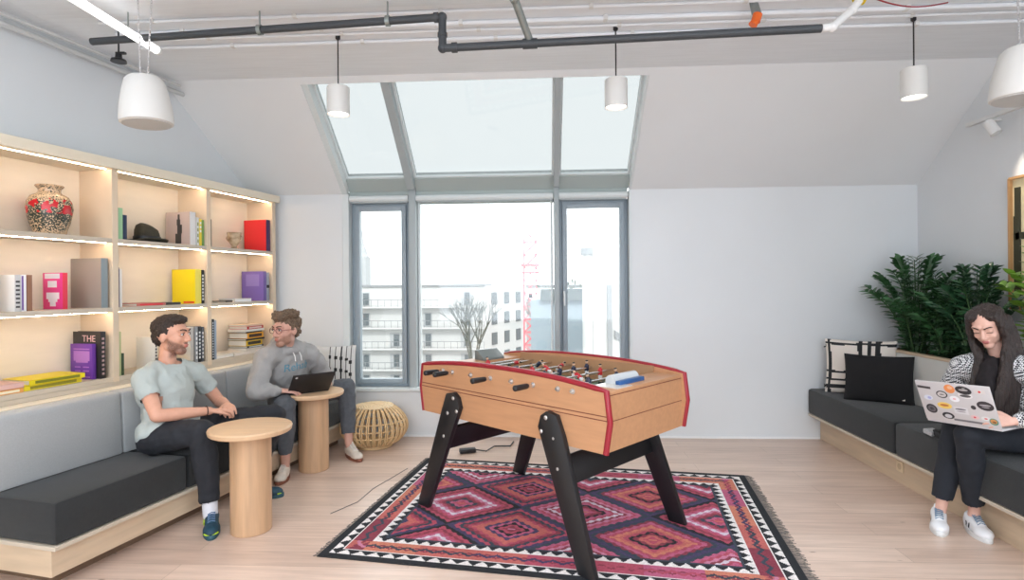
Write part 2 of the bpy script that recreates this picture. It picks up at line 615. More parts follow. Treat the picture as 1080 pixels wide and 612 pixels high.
mb.prism([slope_pt(XL + 0.05, -0.04, 0.06), slope_pt(XL + 0.05, 0.10, 0.09), slope_pt(XL + 0.05, 0.10, 0.18), slope_pt(XL + 0.05, -0.04, 0.18)], (XR - XL - 0.07, 0, 0))
struct(mb.build('trim_7', mat('transom_grey_green'), smooth=0))

# ------------------------------------------------------------------ outdoors (seen through the window)
FAC = mat('pale_facade', (0.50, 0.50, 0.495), 0.8, noise_amt=0.02, noise_scale=0.3)
FACG = mat('pale_grey_facade', (0.37, 0.38, 0.39), 0.8)
WINO = mat('far_window_glass', lin(84, 92, 96), 0.4)
ROOFG = mat('far_roof_grey', lin(128, 130, 132), 0.8)
CRANE = mat('crane_red_paint', lin(214, 112, 122), 0.6)
BARK = mat('far_tree_bark', lin(86, 88, 80), 0.9)
LEAFO = mat('far_tree_leaf', lin(80, 92, 80), 0.8)
g = MB().box((0, 130, -17.5), (400, 240, 1)).build('ground', mat('pale_street', (0.30, 0.30, 0.29), 0.9), smooth=0)
g['kind'] = 'structure'

# white apartment block with balconies
ab = thing('apartment_building', 'white apartment block with rows of balconies, seen through the left and middle windows', 'building', (-24, 90, -17))
MB().box((-26, 92, -7.9), (34, 12, 18.2)).build('wall', FAC, ab, world=True, smooth=0)
MB().box((-26, 92, 1.4), (34.6, 12.6, 0.35)).build('roof', ROOFG, ab, world=True, smooth=0)
wing = MB()
wing.prism([V((-9, 86, -17)), V((-2.9, 100, -17)), V((-9, 104, -17)), V((-15, 98, -17))], (0, 0, 18.3))
wing.build('wing_wall', FAC, ab, world=True, smooth=0)
for k in range(5):
    z = -1.85 - k * 3.15
    MB().box((-26, 85.2, z), (34, 1.7, 0.22)).build('balcony_slab', FAC, ab, world=True, smooth=0)
    r = MB()
    r.box((-26, 84.4, z + 1.15), (34, 0.05, 0.09))
    for i in range(35):
        r.box((-42.8 + i, 84.4, z + 0.6), (0.06, 0.05, 1.1))
    r.build('balcony_rail', ROOFG, ab, world=True, smooth=0)
rnd = random.Random(4)
for k in range(5):
    z = -0.4 - k * 3.15
    for j, x in enumerate((-38, -32.5, -27.2, -22.5, -17.6, -11.6)):
        if rnd.random() < 0.25: continue
        f = MB().box((x, 85.95, z - 0.2), (1.35 + 0.5 * (j % 2), 0.12, 2.1)).build('window', FACG, ab, world=True, smooth=0)
        MB().box((x + 0.1, 85.86, z - 0.2), (0.85, 0.06, 1.8)).build('pane', WINO, f, smooth=0, world=True)
    for j in range(3):
        t = 0.22 + 0.28 * j
        c = V((-9, 86, z - 0.3)).lerp(V((-2.9, 100, z - 0.3)), t)
        MB().box(c, (0.2, 1.7, 1.9), rz=-0.41).build('window', WINO, ab, world=True, smooth=0)

# church tower
ct = thing('church_tower', 'faint pale church tower with a pointed spire at the left edge of the view', 'tower', (-56, 168, -17))
MB().box((-54.5, 168, -3.5), (4.6, 5, 27)).build('shaft', FACG, ct, world=True, smooth=0)
m = MB(); m.lathe((-54.5, 168, 10), [(2.6, 0), (2.1, 1.0), (1.8, 2.6), (1.2, 3.5), (0.9, 5), (0.3, 10), (0.08, 14)], seg=8)
m.build('spire', FACG, ct, world=True, smooth=0)
for dz in (2.2, 6.5):
    MB().box((-54.5, 165.4, dz), (1.4, 0.2, 2.4)).build('belfry_opening', WINO, ct, world=True, smooth=0)

# construction crane
cr = thing('tower_crane', 'red lattice mast of a tower crane beyond the middle window', 'crane', (-4.8, 84, -17))
m = MB()
for sx in (-0.95, 0.95):
    for sy in (-0.95, 0.95):
        m.box((-1.85 + sx, 84 + sy, -4.0), (0.16, 0.16, 26))
for i in range(14):
    z = -17 + i * 1.9
    for sy in (-0.95, 0.95):
        m.box((-1.85, 84 + sy, z), (1.9, 0.1, 0.12))
        m.cyl((-2.8, 84 + sy, z), (-0.9, 84 + sy, z + 1.9), 0.06, seg=6)
        m.cyl((-0.9, 84 + sy, z), (-2.8, 84 + sy, z + 1.9), 0.05, seg=6)
m.build('mast', CRANE, cr, world=True, smooth=0)
m = MB()
m.box((-1.85, 84, 4.3), (2.6, 2.2, 0.35)); m.box((-1.85, 84, 3.2), (2.6, 2.2, 0.25))
m.build('climbing_frame', mat('crane_light_red', lin(214, 110, 116), 0.6), cr, world=True, smooth=0)

# long low roof behind, and grey-green building between crane and right window
lb = thing('flat_roofed_building', 'pale building with an overhanging roof line right of the red crane', 'building', (6, 120, -17))
MB().box((-1, 126, -9.4), (26, 10, 15.2)).build('wall', FACG, lb, world=True, smooth=0)
MB().box((-1, 124, 1.0), (27.5, 14, 0.7)).build('roof', ROOFG, lb, world=True, smooth=0)
m = MB()
for i in range(9):
    m.box((-13 + i * 2.6, 120.4, -0.9), (0.9, 0.3, 1.1))
m.build('window_row', WINO, lb, world=True, smooth=0)

# near white corner building in the right window
rb = thing('white_corner_building', 'white building with a rounded parapet filling the right casement view', 'building', (8, 30, -17))
m = MB(); m.box((8.15, 33, -6.85), (11.2, 8, 20.3)); m.build('wall', FAC, rb, world=True, smooth=0)
m = MB(); m.cyl((2.55, 29.6, -17), (2.55, 29.6, 3.0), 0.42, seg=24); m.build('corner_column', FAC, rb, world=True)
m = MB(); m.cyl((2.55, 29.6, 2.95), (2.55, 29.6, 3.3), 0.6, seg=24); m.box((8.2, 29.6, 3.12), (10.8, 1.0, 0.35)); m.build('parapet', ROOFG, rb, world=True, smooth=30)
m = MB(); m.box((3.35, 28.9, -2.2), (0.22, 0.3, 7.2)); m.build('drain_pipe', ROOFG, rb, world=True, smooth=0)
m = MB()
m.prism([V((3.6, 28.9, -0.9)), V((3.6, 28.9, -1.3)), V((9, 28.9, -4.9)), V((9, 28.9, -4.5))], (0, 0.3, 0)); m.build('stair_rail', ROOFG, rb, world=True, smooth=0)
for x in (4.3, 5.0):
    m = MB(); m.cyl((x, 28.95, -1.0), (x, 28.7, -1.0), 0.26, seg=14); m.build('vent', WINO, rb, world=True)
# low grey roof block
gb = thing('grey_roof_block', 'low grey rooftop block seen behind the window post', 'building', (2, 44, -17))
MB().box((2.3, 47, -8.9), (6.5, 5, 18.2)).build('wall', mat('blue_grey_wall', lin(140, 152, 160), 0.8), gb, world=True, smooth=0)
MB().box((2.3, 46, 0.62), (5.0, 4, 0.9)).build('roof_box', mat('dark_roof_box', lin(92, 100, 102), 0.7), gb, world=True, smooth=0)

def branch(mb, p, d, L, r, depth, rnd):
    q = p + d * L
    mb.cyl(p, q, r, r * 0.65, seg=6)
    if depth == 0: return
    for k in range(3):
        a = V((rnd.uniform(-1, 1), rnd.uniform(-1, 1), rnd.uniform(-0.1, 0.8)))
        branch(mb, q, (d + a * 0.75).normalized(), L * rnd.uniform(0.6, 0.8), r * 0.6, depth - 1, rnd)
for (x, y, z0, s, seed, lab, lf) in ((-8.2, 66, -17, 2.9, 3, 'bare leafless tree in front of the white apartment block', False),
                                     (2.3, 58, -17, 3.3, 8, 'tree with grey-green foliage right of the crane', True)):
    t = thing('street_tree', lab, 'tree', (x, y, z0))
    m = MB(); r_ = random.Random(seed)
    branch(m, V((x, y, z0)), V((0, 0, 1)), 9 if not lf else 10, 0.25, 0, r_)
    for k in range(5):
        branch(m, V((x, y, z0 + 8)), V((r_.uniform(-.25, .25), r_.uniform(-.2, .2), 1)).normalized(), s * 1.25, 0.14, 3, r_)
    m.build('trunk', BARK, t, world=True)
    if lf:
        m = MB()
        for k in range(380):
            c = V((x, y, z0 + 15.5)) + V((r_.gauss(0, 1.1), r_.gauss(0, 1.1), r_.gauss(0, 2.6)))
            if c.z > 1.8: continue
            u = V((r_.uniform(-1, 1), r_.uniform(-1, 1), r_.uniform(-1, 1))).normalized(); w_ = u.orthogonal().normalized()
            a = r_.uniform(0.12, 0.3)
            m.quad(c - u * a, c - w_ * a * .6, c + u * a, c + w_ * a * .6)
        m.build('foliage', LEAFO, t, world=True, smooth=0)

# ------------------------------------------------------------------ ceiling services
def pipe(name, pts, r, m, label, cat='pipe', seg=14, fit=True):
    t = thing(name, label, cat, tuple(pts[0]))
    b = MB()
    P = [V(p) for p in pts]
    for a, c in zip(P[:-1], P[1:]):
        b.cyl(a, c, r, seg=seg)
    b.build('run', m, t, world=True)
    if fit:
        for q in P[1:-1]:
            e = MB(); e.ell(q, (r * 1.22,) * 3)
            e.build('elbow', m, t, world=True)
    return t
pp = pipe('drain_pipe', [(-2.746, 3.342, 2.96), (-0.553, 3.178, 2.96), (-0.553, 3.178, 2.785), (1.473, 3.077, 2.785)], 0.022, DKPIPE,
     'long dark grey pipe stepping down under the white ceiling')
for (a, b_) in (((-0.60, 3.181, 2.96), (-0.575, 3.18, 2.96)), ((-0.553, 3.178, 2.87), (-0.553, 3.178, 2.85)), ((-0.50, 3.176, 2.785), (-0.47, 3.175, 2.785)), ((-0.10, 3.156, 2.785), (-0.02, 3.152, 2.785))):
    c = MB(); c.cyl(a, b_, 0.028, seg=16); c.build('coupling', DKPIPE, pp, world=True)
def lerp(a, b, t): return V(a).lerp(V(b), t)
for i, (a, b_, t) in enumerate((((-2.746, 3.342, 2.96), (-0.553, 3.178, 2.96), 0.50), ((-2.746, 3.342, 2.96), (-0.553, 3.178, 2.96), 0.855))):
    p = lerp(a, b_, t)
    h = thing('pipe_hanger', 'thin steel hanger clamp on the dark pipe, %s' % ('left of the first pendant lamp' if i == 0 else 'right of the first pendant lamp'), 'pipe hanger', tuple(p))
    m = MB(); m.cyl(p + V((-0.012, 0, 0)), p + V((0.012, 0, 0)), 0.030, seg=18); m.build('clamp', GALV, h, world=True)
    m = MB(); m.cyl(p + V((0, 0, 0.028)), V((p.x, p.y, CZ)), 0.005, seg=8); m.cyl((p.x, p.y, CZ - 0.012), (p.x, p.y, CZ), 0.018, seg=10); m.build('rod', GALV, h, world=True)
gp = pipe('galvanised_pipe', [(-0.205, 2.55, 3.02), (-0.135, 2.98, 2.945), (-0.060, 3.155, 2.80)], 0.021, GALV, 'short galvanised pipe dropping from the ceiling into the dark pipe')
m = MB(); m.cyl((-0.150, 2.90, 2.96), (-0.143, 2.945, 2.952), 0.034, seg=18); m.build('coupling', CHROME, gp, world=True)
wc = pipe('white_pipe_connector', [(1.473, 3.077, 2.785), (1.53, 3.08, 2.79), (1.66, 3.13, 2.90), (1.71, 3.14, 2.965)], 0.021, WHITEP, 'white plastic elbow pipe at the right end of the dark pipe')
m = MB(); m.cyl((1.70, 3.14, 2.955), (1.735, 3.15, 3.01), 0.034, seg=18); m.build('coupling', mat('yellow_plastic', lin(235, 205, 20), 0.4), wc, world=True)
pts = [V((1.73, 3.16, 3.00)).lerp(V((2.35, 3.42, 3.06)), t) + V((0, 0, -0.045 * math.sin(PI * t))) for t in [i / 14 for i in range(15)]]
m = MB(); m.tube(pts, 0.004)
tag(m.build('red_cable', mat('red_cable', lin(150, 40, 50), 0.5)), 'thin dark red cable sagging under the ceiling above the right pendant lamp', 'cable')
# orange fitting
of = thing('ceiling_fitting', 'small orange plastic pipe cap hanging on a steel bracket under the ceiling', 'fitting', (1.25, 3.42, 3.11))
m = MB(); m.cyl((1.255, 3.42, 3.11), (1.275, 3.42, 3.02), 0.018, 0.024); m.cyl((1.235, 3.43, 3.11), (1.25, 3.43, 3.03), 0.006); m.build('bracket', GALV, of, world=True)
m = MB(); m.cyl((1.275, 3.42, 3.03), (1.262, 3.42, 2.985), 0.027, seg=16); m.cyl((1.262, 3.42, 2.99), (1.245, 3.42, 2.965), 0.022, 0.026, seg=16)
m.build('cap', mat('orange_plastic', lin(240, 110, 40), 0.4), of, world=True)
# surface conduits on the ceiling
for i, (y, r) in enumerate(((3.40, 0.010), (3.55, 0.014), (3.66, 0.009), (3.78, 0.012))):
    c = thing('ceiling_conduit', 'white painted conduit running across the ceiling, %s' % ('front one, nearest the photographer', 'second from the front', 'third from the front', 'rearmost, nearest the skylight')[i], 'conduit', (0, y, CZ - r), 0, 'conduits across the ceiling')
    m = MB(); m.cyl((-2.75, 0, 0), (3.4, 0, 0), r, seg=10); m.build('tube', CEIL, c)
    for k in range(7):
        m = MB(); m.box((-2.4 + k * 0.9 + 0.1 * i, 0, 0), (0.025, r * 3.4, r * 2.0)); m.build('clip', WHITEP, c)
# concrete beam line
m = MB(); m.box((0.3, 3.02, CZ - 0.02), (6.6, 0.5, 0.04), bevel=0.006); struct(m.build('trim_6', CEIL))
# dark ring fixture at the top edge
m = MB()
pts = [V((0.26 + 0.22 * math.cos(a), 2.93 + 0.16 * math.sin(a), 3.045)) for a in [2 * PI * i / 40 for i in range(41)]]
m.tube(pts, 0.02)
df = thing('ceiling_ring_fixture', 'dark round ring fixture on the ceiling at the top of the picture', 'fixture', (0.26, 2.93, 3.045))
m.build('ring', BLACKM, df, world=True)
m = MB(); m.cyl((0.26, 2.93, 3.05), (0.26, 2.93, 3.09), 0.05); m.box((0.26, 2.93, 3.05), (0.44, 0.02, 0.015)); m.build('mount', BLACKM, df, world=True)

# linear tube lamp upper left
tl = thing('tube_lamp', 'bright white linear tube lamp at the upper left', 'lamp', (-2.4, 3.4, 2.93))
a, b_ = V((-2.405, 3.44, 2.94)), V((-2.47, 2.55, 2.99))
m = MB(); m.cyl(a, b_, 0.024, seg=18); m.build('tube', mat('tube_lamp_diffuser', (0.9, 0.9, 0.9), 0.3, emit=(1, 0.99, 0.98), emit_strength=2.0), tl, world=True)
m = MB(); m.cyl(a, a + (a - b_).normalized() * 0.02, 0.026, seg=18); m.build('end_cap', WHITEP, tl, world=True)
for t in (0.25, 0.85):
    q = a.lerp(b_, t); m = MB(); m.cyl(q, (q.x, q.y, CZ), 0.004); m.build('suspension_rod', GALV, tl, world=True)
# duct / rail along the left wall
m = MB(); m.tube([S(0.85, -0.22, 3.03), S(3.2, -0.22, 3.03)], 0.02); m.tube([S(0.95, -0.15, 3.06), S(3.2, -0.15, 3.06)], 0.012)
tag(m.build('wall_conduit', mat('painted_conduit', lin(206,208,208), 0.6)), 'pair of grey conduits along the top of the left wall', 'conduit')
# small black spot lamp
sp = thing('spot_lamp', 'small black spot lamp under the ceiling left of the white speaker', 'lamp', (-2.66, 3.45, 2.93))
m = MB(); m.cyl((-2.66, 3.45, 3.11), (-2.66, 3.45, 2.93), 0.005); m.box((-2.645, 3.45, 2.93), (0.06, 0.02, 0.012)); m.build('stem', BLACKM, sp, world=True)
m = MB(); m.lathe((-2.66, 3.45, 2.875), [(0.045, 0), (0.042, 0.014), (0.02, 0.025), (0.018, 0.05)], seg=20); m.build('head', BLACKM, sp, world=True)

# pendant lamps
def pendant(loc, label):
    t = thing('pendant_lamp', label, 'lamp', loc, 0, 'white cylinder pendant lamps')
    H_ = 0.182
    m = MB()
    m.lathe((0, 0, 0), [(0.0635, 0.012), (0.070, 0.0), (0.073, 0.0), (0.073, H_ - 0.004), (0.069, H_), (0.0, H_)][0:5], seg=36, cap=False)
    m.rings([[V((0.069 * math.cos(2*PI*i/36), 0.069 * math.sin(2*PI*i/36), H_)) for i in range(36)], [V((0.008 * math.cos(2*PI*i/36), 0.008 * math.sin(2*PI*i/36), H_ + 0.001)) for i in range(36)]], cap=False)
    m.build('lamp_shade', mat('pendant_white', lin(225, 224, 220), 0.5), t)
    m = MB(); m.cyl((0, 0, 0.010), (0, 0, 0.014), 0.0635, seg=32)
    m.build('diffuser', mat('pendant_diffuser', (1, 1, 1), 0.4, emit=(1, 0.97, 0.92), emit_strength=3.0), t)
    m = MB(); m.cyl((0, 0, H_), (0, 0, CZ - loc[2]), 0.0045, seg=8); m.cyl((0, 0, H_), (0, 0, H_ + 0.02), 0.010, seg=10); m.build('cord', BLACKM, t)
    m = MB(); m.lathe((0, 0, CZ - loc[2] - 0.03), [(0.008, 0), (0.016, 0.008), (0.016, 0.03)], seg=14); m.build('canopy', BLACKM, t)
    return t
pendant((-1.342, 3.70, 2.585), 'white cylinder pendant lamp on a black cord before the left skylight pane')
pendant((0.482, 3.70, 2.585), 'white cylinder pendant lamp on a black cord before the right skylight pane')
pendant((2.335, 3.70, 2.60), 'white cylinder pendant lamp on a black cord, hanging at the right against the plain slope')
for x in (-1.342, 0.482, 2.335):
    d = bpy.data.lights.new('pendant_bulb', 'SPOT'); d.energy = 9; d.spot_size = 1.9; d.spot_blend = 0.8; d.color = (1, 0.95, 0.88); d.shadow_soft_size = 0.05
    o = bpy.data.objects.new('pendant_bulb', d); COL.objects.link(o); o.location = (x, 3.70, 2.575)

# pendant loudspeakers
def speaker(loc, tilt, rz, label):
    t = thing('pendant_speaker', label, 'speaker', loc, rz, 'white pendant loudspeakers')
    R = Matrix.Rotation(tilt, 4, 'Y')
    m = MB()
    m.lathe((0, 0, 0), [(0.118, 0.0), (0.128, 0.004), (0.131, 0.02), (0.125, 0.10), (0.110, 0.18), (0.096, 0.235), (0.080, 0.252), (0.05, 0.258), (0.004, 0.26)], seg=40, M=R)
    m.build('housing', mat('speaker_white', lin(222, 221, 217), 0.55), t)
    m = MB(); m.lathe((0, 0, 0), [(0.0, -0.004), (0.117, -0.003), (0.118, 0.004), (0.0, 0.004)][1:3], seg=40, M=R)
    m.build('grille', mat('speaker_grille', lin(205, 205, 202), 0.7, bump=0.4, bump_scale=400), t)
    top = R.to_3x3() @ V((0, 0, 0.258))
    for sx, ex in ((-0.02, -0.035), (0.02, 0.05)):
        m = MB()
        p0 = top + V((sx, 0, 0)); p1 = V((top.x + ex, 0.0, CZ - loc[2]))
        n = 34
        for i in range(n):
            q = p0.lerp(p1, (i + 0.5) / n); L = (p1 - p0).length / n
            m.box(q, (0.010 if i % 2 else 0.003, 0.003 if i % 2 else 0.010, L * 1.1))
        m.build('chain', CHROME, t)
    return t
speaker((-2.155, 3.0, 2.345), math.radians(-3), 0.0, 'white bucket-shaped pendant speaker hanging on chains at the upper left')
speaker((2.375, 2.95, 2.345), math.radians(3), 0.0, 'white pendant speaker cut off by the upper right edge of the picture')

# track with spot lamp on the right wall
tr = thing('track_light', 'white track with one small spot lamp high on the right wall', 'lamp', (3.30, 4.3, 2.655))
MB().box((3.30, 3.95, 2.655), (0.035, 1.30, 0.03), bevel=0.004).build('track', WHITEP, tr, world=True)
m = MB(); m.box((3.365, 4.45, 2.655), (0.13, 0.03, 0.02)); m.box((3.365, 3.5, 2.655), (0.13, 0.03, 0.02)); m.build('wall_bracket', WHITEP, tr, world=True)
hd = MB(); hd.cyl((3.30, 4.40, 2.63), (3.33, 4.36, 2.53), 0.035, 0.038, seg=20); hd.cyl((3.30, 4.40, 2.65), (3.305, 4.395, 2.615), 0.012)
hd.build('spot_head', WHITEP, tr, world=True)
d = bpy.data.lights.new('track_bulb', 'SPOT'); d.energy = 10; d.spot_size = 1.3; d.spot_blend = 0.7; d.color = (1, 0.9, 0.75); d.shadow_soft_size = 0.03
o = bpy.data.objects.new('track_bulb', d); COL.objects.link(o); o.location = (3.28, 4.30, 2.50)
o.rotation_euler = V((0.12, -0.35, -0.9)).to_track_quat('-Z', 'Y').to_euler()

# framed artwork on right wall
af = thing('framed_artwork', 'wood-framed striped artwork on the right wall behind the green plant', 'picture', (3.42, 4.0, 1.3))
y0, y1, z0, z1 = 3.40, 4.335, 1.25, 2.19
m = MB()
for c, s_ in ((((y0 + y1) / 2, z1), (y1 - y0, 0.018)), (((y0 + y1) / 2, z0), (y1 - y0, 0.018))):
    m.box((3.41, c[0], c[1]), (0.035, s_[0], s_[1]))
m.box((3.41, y0, (z0 + z1) / 2), (0.035, 0.018, z1 - z0)); m.box((3.41, y1, (z0 + z1) / 2), (0.035, 0.018, z1 - z0))
m.build('frame', mat('honey_frame', lin(196, 150, 100), 0.45), af, world=True, smooth=0)
MB().box((3.42, (y0 + y1) / 2, (z0 + z1) / 2), (0.01, y1 - y0 - 0.018, z1 - z0 - 0.018)).build('backing', mat('art_cream', lin(238, 222, 180), 0.6), af, world=True, smooth=0)
m = MB()
m.box((3.413, y1 - 0.055, 1.72), (0.006, 0.05, 0.80)); m.box((3.413, y1 - 0.045, 1.94 - 0.30), (0.007, 0.05, 0.55))
for k in range(6):
    m.box((3.413, 3.88, 2.10 - k * 0.055), (0.006, 0.62, 0.026))
m.box((3.413, 3.87, 1.77), (0.007, 0.86, 0.05)); m.box((3.413, 4.17, 1.5), (0.006, 0.035, 0.5)); m.box((3.413, 3.9, 1.5), (0.006, 0.06, 0.5))
m.build('dark_bars', mat('art_dark', lin(60, 58, 38), 0.6), af, world=True, smooth=0)

# ------------------------------------------------------------------ left bench, back cushion and shelf
GREYF = mat('light_grey_upholstery', lin(172, 174, 174), 0.9, noise_amt=0.05, noise_scale=160, bump=0.3, bump_scale=500, sheen=0.2)
CHAR = mat('charcoal_upholstery', lin(37, 39, 40), 0.9, noise_amt=0.14, noise_scale=60, bump=0.3, bump_scale=500, sheen=0.15)
S_END = 2.62
ub = thing('bench_base', 'pale plywood base of the long left bench', 'bench', tuple(S(1.4, 0.5, 0)))
def sbox(mb, s0, s1, n0, n1, z0, z1, bevel=0.0):
    mb.box(S((s0 + s1) / 2, (n0 + n1) / 2, (z0 + z1) / 2), (s1 - s0, n1 - n0, z1 - z0), rz=SROT, bevel=bevel)
    return mb
m = MB(); sbox(m, 0.01, S_END, 0.11, 0.745, 0.07, 0.199, 0.002); m.build('front_board', PLYB, ub, world=True, smooth=0)
m = MB(); sbox(m, 0.01, S_END + 0.006, 0.11, 0.775, 0.200, 0.220, 0.002); m.build('top_board', PLYF, ub, world=True, smooth=0)
m = MB(); sbox(m, 0.01, S_END - 0.08, 0.11, 0.66, 0.0, 0.069); m.build('plinth', mat('plinth_brown', lin(120, 96, 76), 0.7), ub, world=True, smooth=0)
for s0, s1, lab in ((0.02, 1.83, 'charcoal seat cushion of the left bench, the far one under both men'), (1.84, S_END, 'charcoal seat cushion of the left bench, the near empty one at the left edge')):
    m = MB(); sbox(m, s0, s1, 0.12, 0.77, 0.222, 0.43, 0.022)
    o = m.build('seat_cushion', CHAR); tag(o, lab, 'cushion', 'seat cushions of the left bench')
for s0, s1, lab in ((0.02, 1.03, 'light grey back cushion of the left bench, far section behind the man in the hoodie'), (1.04, 1.90, 'light grey back cushion of the left bench, middle section behind the man in the T-shirt'), (1.91, S_END + 0.35, 'light grey back cushion of the left bench, near section at the left edge')):
    m = MB(); m.prism([S(s0, 0.36, 0.432), S(s0, 0.345, 0.79), S(s0, 0.335, 0.81), S(s0, 0.23, 0.81), S(s0, 0.215, 0.79), S(s0, 0.20, 0.432)], SD * (s1 - s0), bevel=0.012)
    o = m.build('back_cushion', GREYF); tag(o, lab, 'cushion', 'back cushions of the left bench')
m = MB(); sbox(m, 0.01, 4.2, -0.296, 0.10, 0.0, 0.789, 0.002); m.build('back_panel', CREAM, ub, world=True, smooth=0)

SHB = (0.835, 1.30, 1.765, 2.245)     # board tops of shelves / underside of the fascia
bs = thing('bookshelf', 'built-in birch plywood bookshelf with warm lit compartments on the left wall', 'bookshelf', tuple(S(1.6, -0.15, 0.8)))
DV = (0.02, 0.825, 1.645, 2.46, 3.28)
LEDM = mat('warm_led', (1, 0.8, 0.6), 0.5, emit=(1.0, 0.76, 0.53), emit_strength=44.0)
m = MB(); sbox(m, 0.0, 3.3, -0.299, -0.285, 0.80, 2.27); m.build('back_panel', mat('shelf_back_birch', lin(238, 228, 212), 0.55, noise_amt=0.03, noise_scale=3, stretch=(1, 1, 5)), bs, world=True, smooth=0)
m = MB(); sbox(m, -0.03, 3.31, -0.298, 0.03, 2.25, 2.315, 0.003); m.build('fascia', CREAM, bs, world=True, smooth=0)
for s_ in DV:
    m = MB(); sbox(m, s_ - 0.022, s_ + 0.022, -0.285, 0.0, 0.80, 2.25, 0.002); m.build('divider', PLYF if False else mat('divider_birch', lin(226, 206, 180), 0.5, noise_amt=0.04, noise_scale=5), bs, world=True, smooth=0)
BT = (0.85, 1.318, 1.783)            # tops of the boards
for i in range(4):
    a_, b2 = DV[i] + 0.022, DV[i + 1] - 0.022
    for k, zt in enumerate(BT):
        m = MB(); sbox(m, a_, b2, -0.285, -0.002, zt - 0.03, zt, 0.002); m.build('shelf_board', PLYF, bs, world=True, smooth=0)
    for k, zt in enumerate((BT[1] - 0.03, BT[2] - 0.03, 2.25)):
        m = MB(); sbox(m, a_ + 0.01, b2 - 0.01, -0.046, -0.040, zt - 0.0035, zt - 0.0005); tag(m.build('light_strip', LEDM, bs, world=True, smooth=0), 'glowing warm light strip')
m = MB(); sbox(m, -0.03, 3.3, -0.299, 0.0, 0.79, 0.819, 0.002); m.build('bottom_board', PLYF, bs, world=True, smooth=0)

# objects on the shelves --------------------------------------------------------------
PAPER = mat('paper_pages', lin(235, 230, 218), 0.8)
def book(s, t, w, h, z, cover, label, n0=-0.02, spine=None, cat='book', group=None, lean=0.0, marks=None, pages='far'):
    """standing book: spine towards the room, thickness t along the wall, centre s"""
    r = thing('book', label, cat, tuple(S(s, n0, z)), SROT, group)
    c = flat('book_' + '_'.join(str(x) for x in cover), cover, 0.45)
    sc = flat('book_' + '_'.join(str(x) for x in spine), spine, 0.45) if spine else c
    m = MB()
    for sx in (-1, 1):
        m.box((sx * (t / 2 - 0.0015), -w / 2, h / 2), (0.003, w, h), bevel=0.0006)
    m.build('cover', c, r)
    m = MB(); m.box((0, -0.0015, h / 2), (t, 0.004, h), bevel=0.001); m.build('spine', sc, r)
    m = MB(); m.box((0, -w / 2, h / 2), (t - 0.006, w - 0.012, h - 0.008)); m.build('page_block', PAPER, r, smooth=0)
    if marks:
        col, rows, place = marks
        m = MB()
        for (a0, a1, zz0, zz1) in rows:
            if place == 'cover':
                m.box((t / 2 + 0.0006, -w * (a0 + a1) / 2, h * (zz0 + zz1) / 2), (0.0012, w * (a1 - a0), h * (zz1 - zz0)))
            else:
                m.box((t * ((a0 + a1) / 2 - 0.5), 0.0012, h * (zz0 + zz1) / 2), (t * (a1 - a0), 0.0012, h * (zz1 - zz0)))
        m.build('print', flat('print_%d_%d_%d' % col, col), r, smooth=0)
    return r
def flatbook(s0, s1, n0, n1, z, t, cover, label, edge=None, group=None, rz=0.0):
    r = thing('book', label, 'book', tuple(S((s0 + s1) / 2, (n0 + n1) / 2, z)), SROT + rz, group)
    c = flat('book_' + '_'.join(str(x) for x in cover), cover, 0.45)
    L, W = s1 - s0, n1 - n0
    m = MB(); m.box((0, 0, 0.0015), (L, W, 0.003)); m.box((0, 0, t - 0.0015), (L, W, 0.003)); m.box((0, W / 2 - 0.0015, t / 2), (L, 0.003, t)); m.build('cover', c, r, smooth=0)
    m = MB(); m.box((0, -0.003, t / 2), (L - 0.01, W - 0.008, t - 0.006)); m.build('page_block', PAPER, r, smooth=0)
    if edge:
        m = MB(); m.box((0, W / 2 + 0.0006, t / 2), (L * 0.8, 0.0012, t * 0.55)); m.build('print', flat('print_%d_%d_%d' % edge, edge), r, smooth=0)
    return r
ticks = lambda n, a0=0.25, a1=0.75, z0=0.1, z1=0.9, duty=0.6: [(a0, a1, z0 + (z1 - z0) * i / n, z0 + (z1 - z0) * (i + duty) / n) for i in range(n)]
T0, T1, T2 = BT
# top row
book(1.59, 0.034, 0.20, 0.215, T2, (190, 222, 180), 'pale green book just right of the shelf divider, top shelf, beside the hat', spine=(160, 205, 160))
book(1.556, 0.030, 0.17, 0.17, T2, (35, 50, 80), 'dark blue book beside the pale green one on the top shelf')
b = book(0.968, 0.055, 0.235, 0.262, T2, (196, 176, 168), 'large beige-pink art book with a dark dress figure on its cover, top shelf', spine=(232, 230, 228),
         marks=((60, 55, 52), [(0.42, 0.50, 0.78, 0.93), (0.40, 0.54, 0.60, 0.78), (0.33, 0.52, 0.35, 0.62), (0.36, 0.60, 0.05, 0.35)], 'cover'))
book(0.918, 0.022, 0.20, 0.225, T2, (238, 238, 234), 'white book right of the beige-pink art book', spine=(225, 225, 220), marks=((150, 160, 90), ticks(4), 'spine'))
book(0.891, 0.024, 0.20, 0.215, T2, (240, 210, 40), 'yellow and white book on the top shelf next to the divider', spine=(238, 212, 60), marks=((250, 250, 240), ticks(3, 0.2, 0.8, 0.5, 0.95), 'spine'))
book(0.864, 0.018, 0.20, 0.210, T2, (120, 165, 90), 'green spined book pressed against the divider on the top shelf')
book(0.785, 0.020, 0.22, 0.225, T2, (40, 62, 58), 'thin dark green book at the left end of the third top compartment')
book(0.078, 0.055, 0.245, 0.295, T2, (236, 48, 52), 'large red book at the far end of the top shelf', spine=(70, 40, 90))
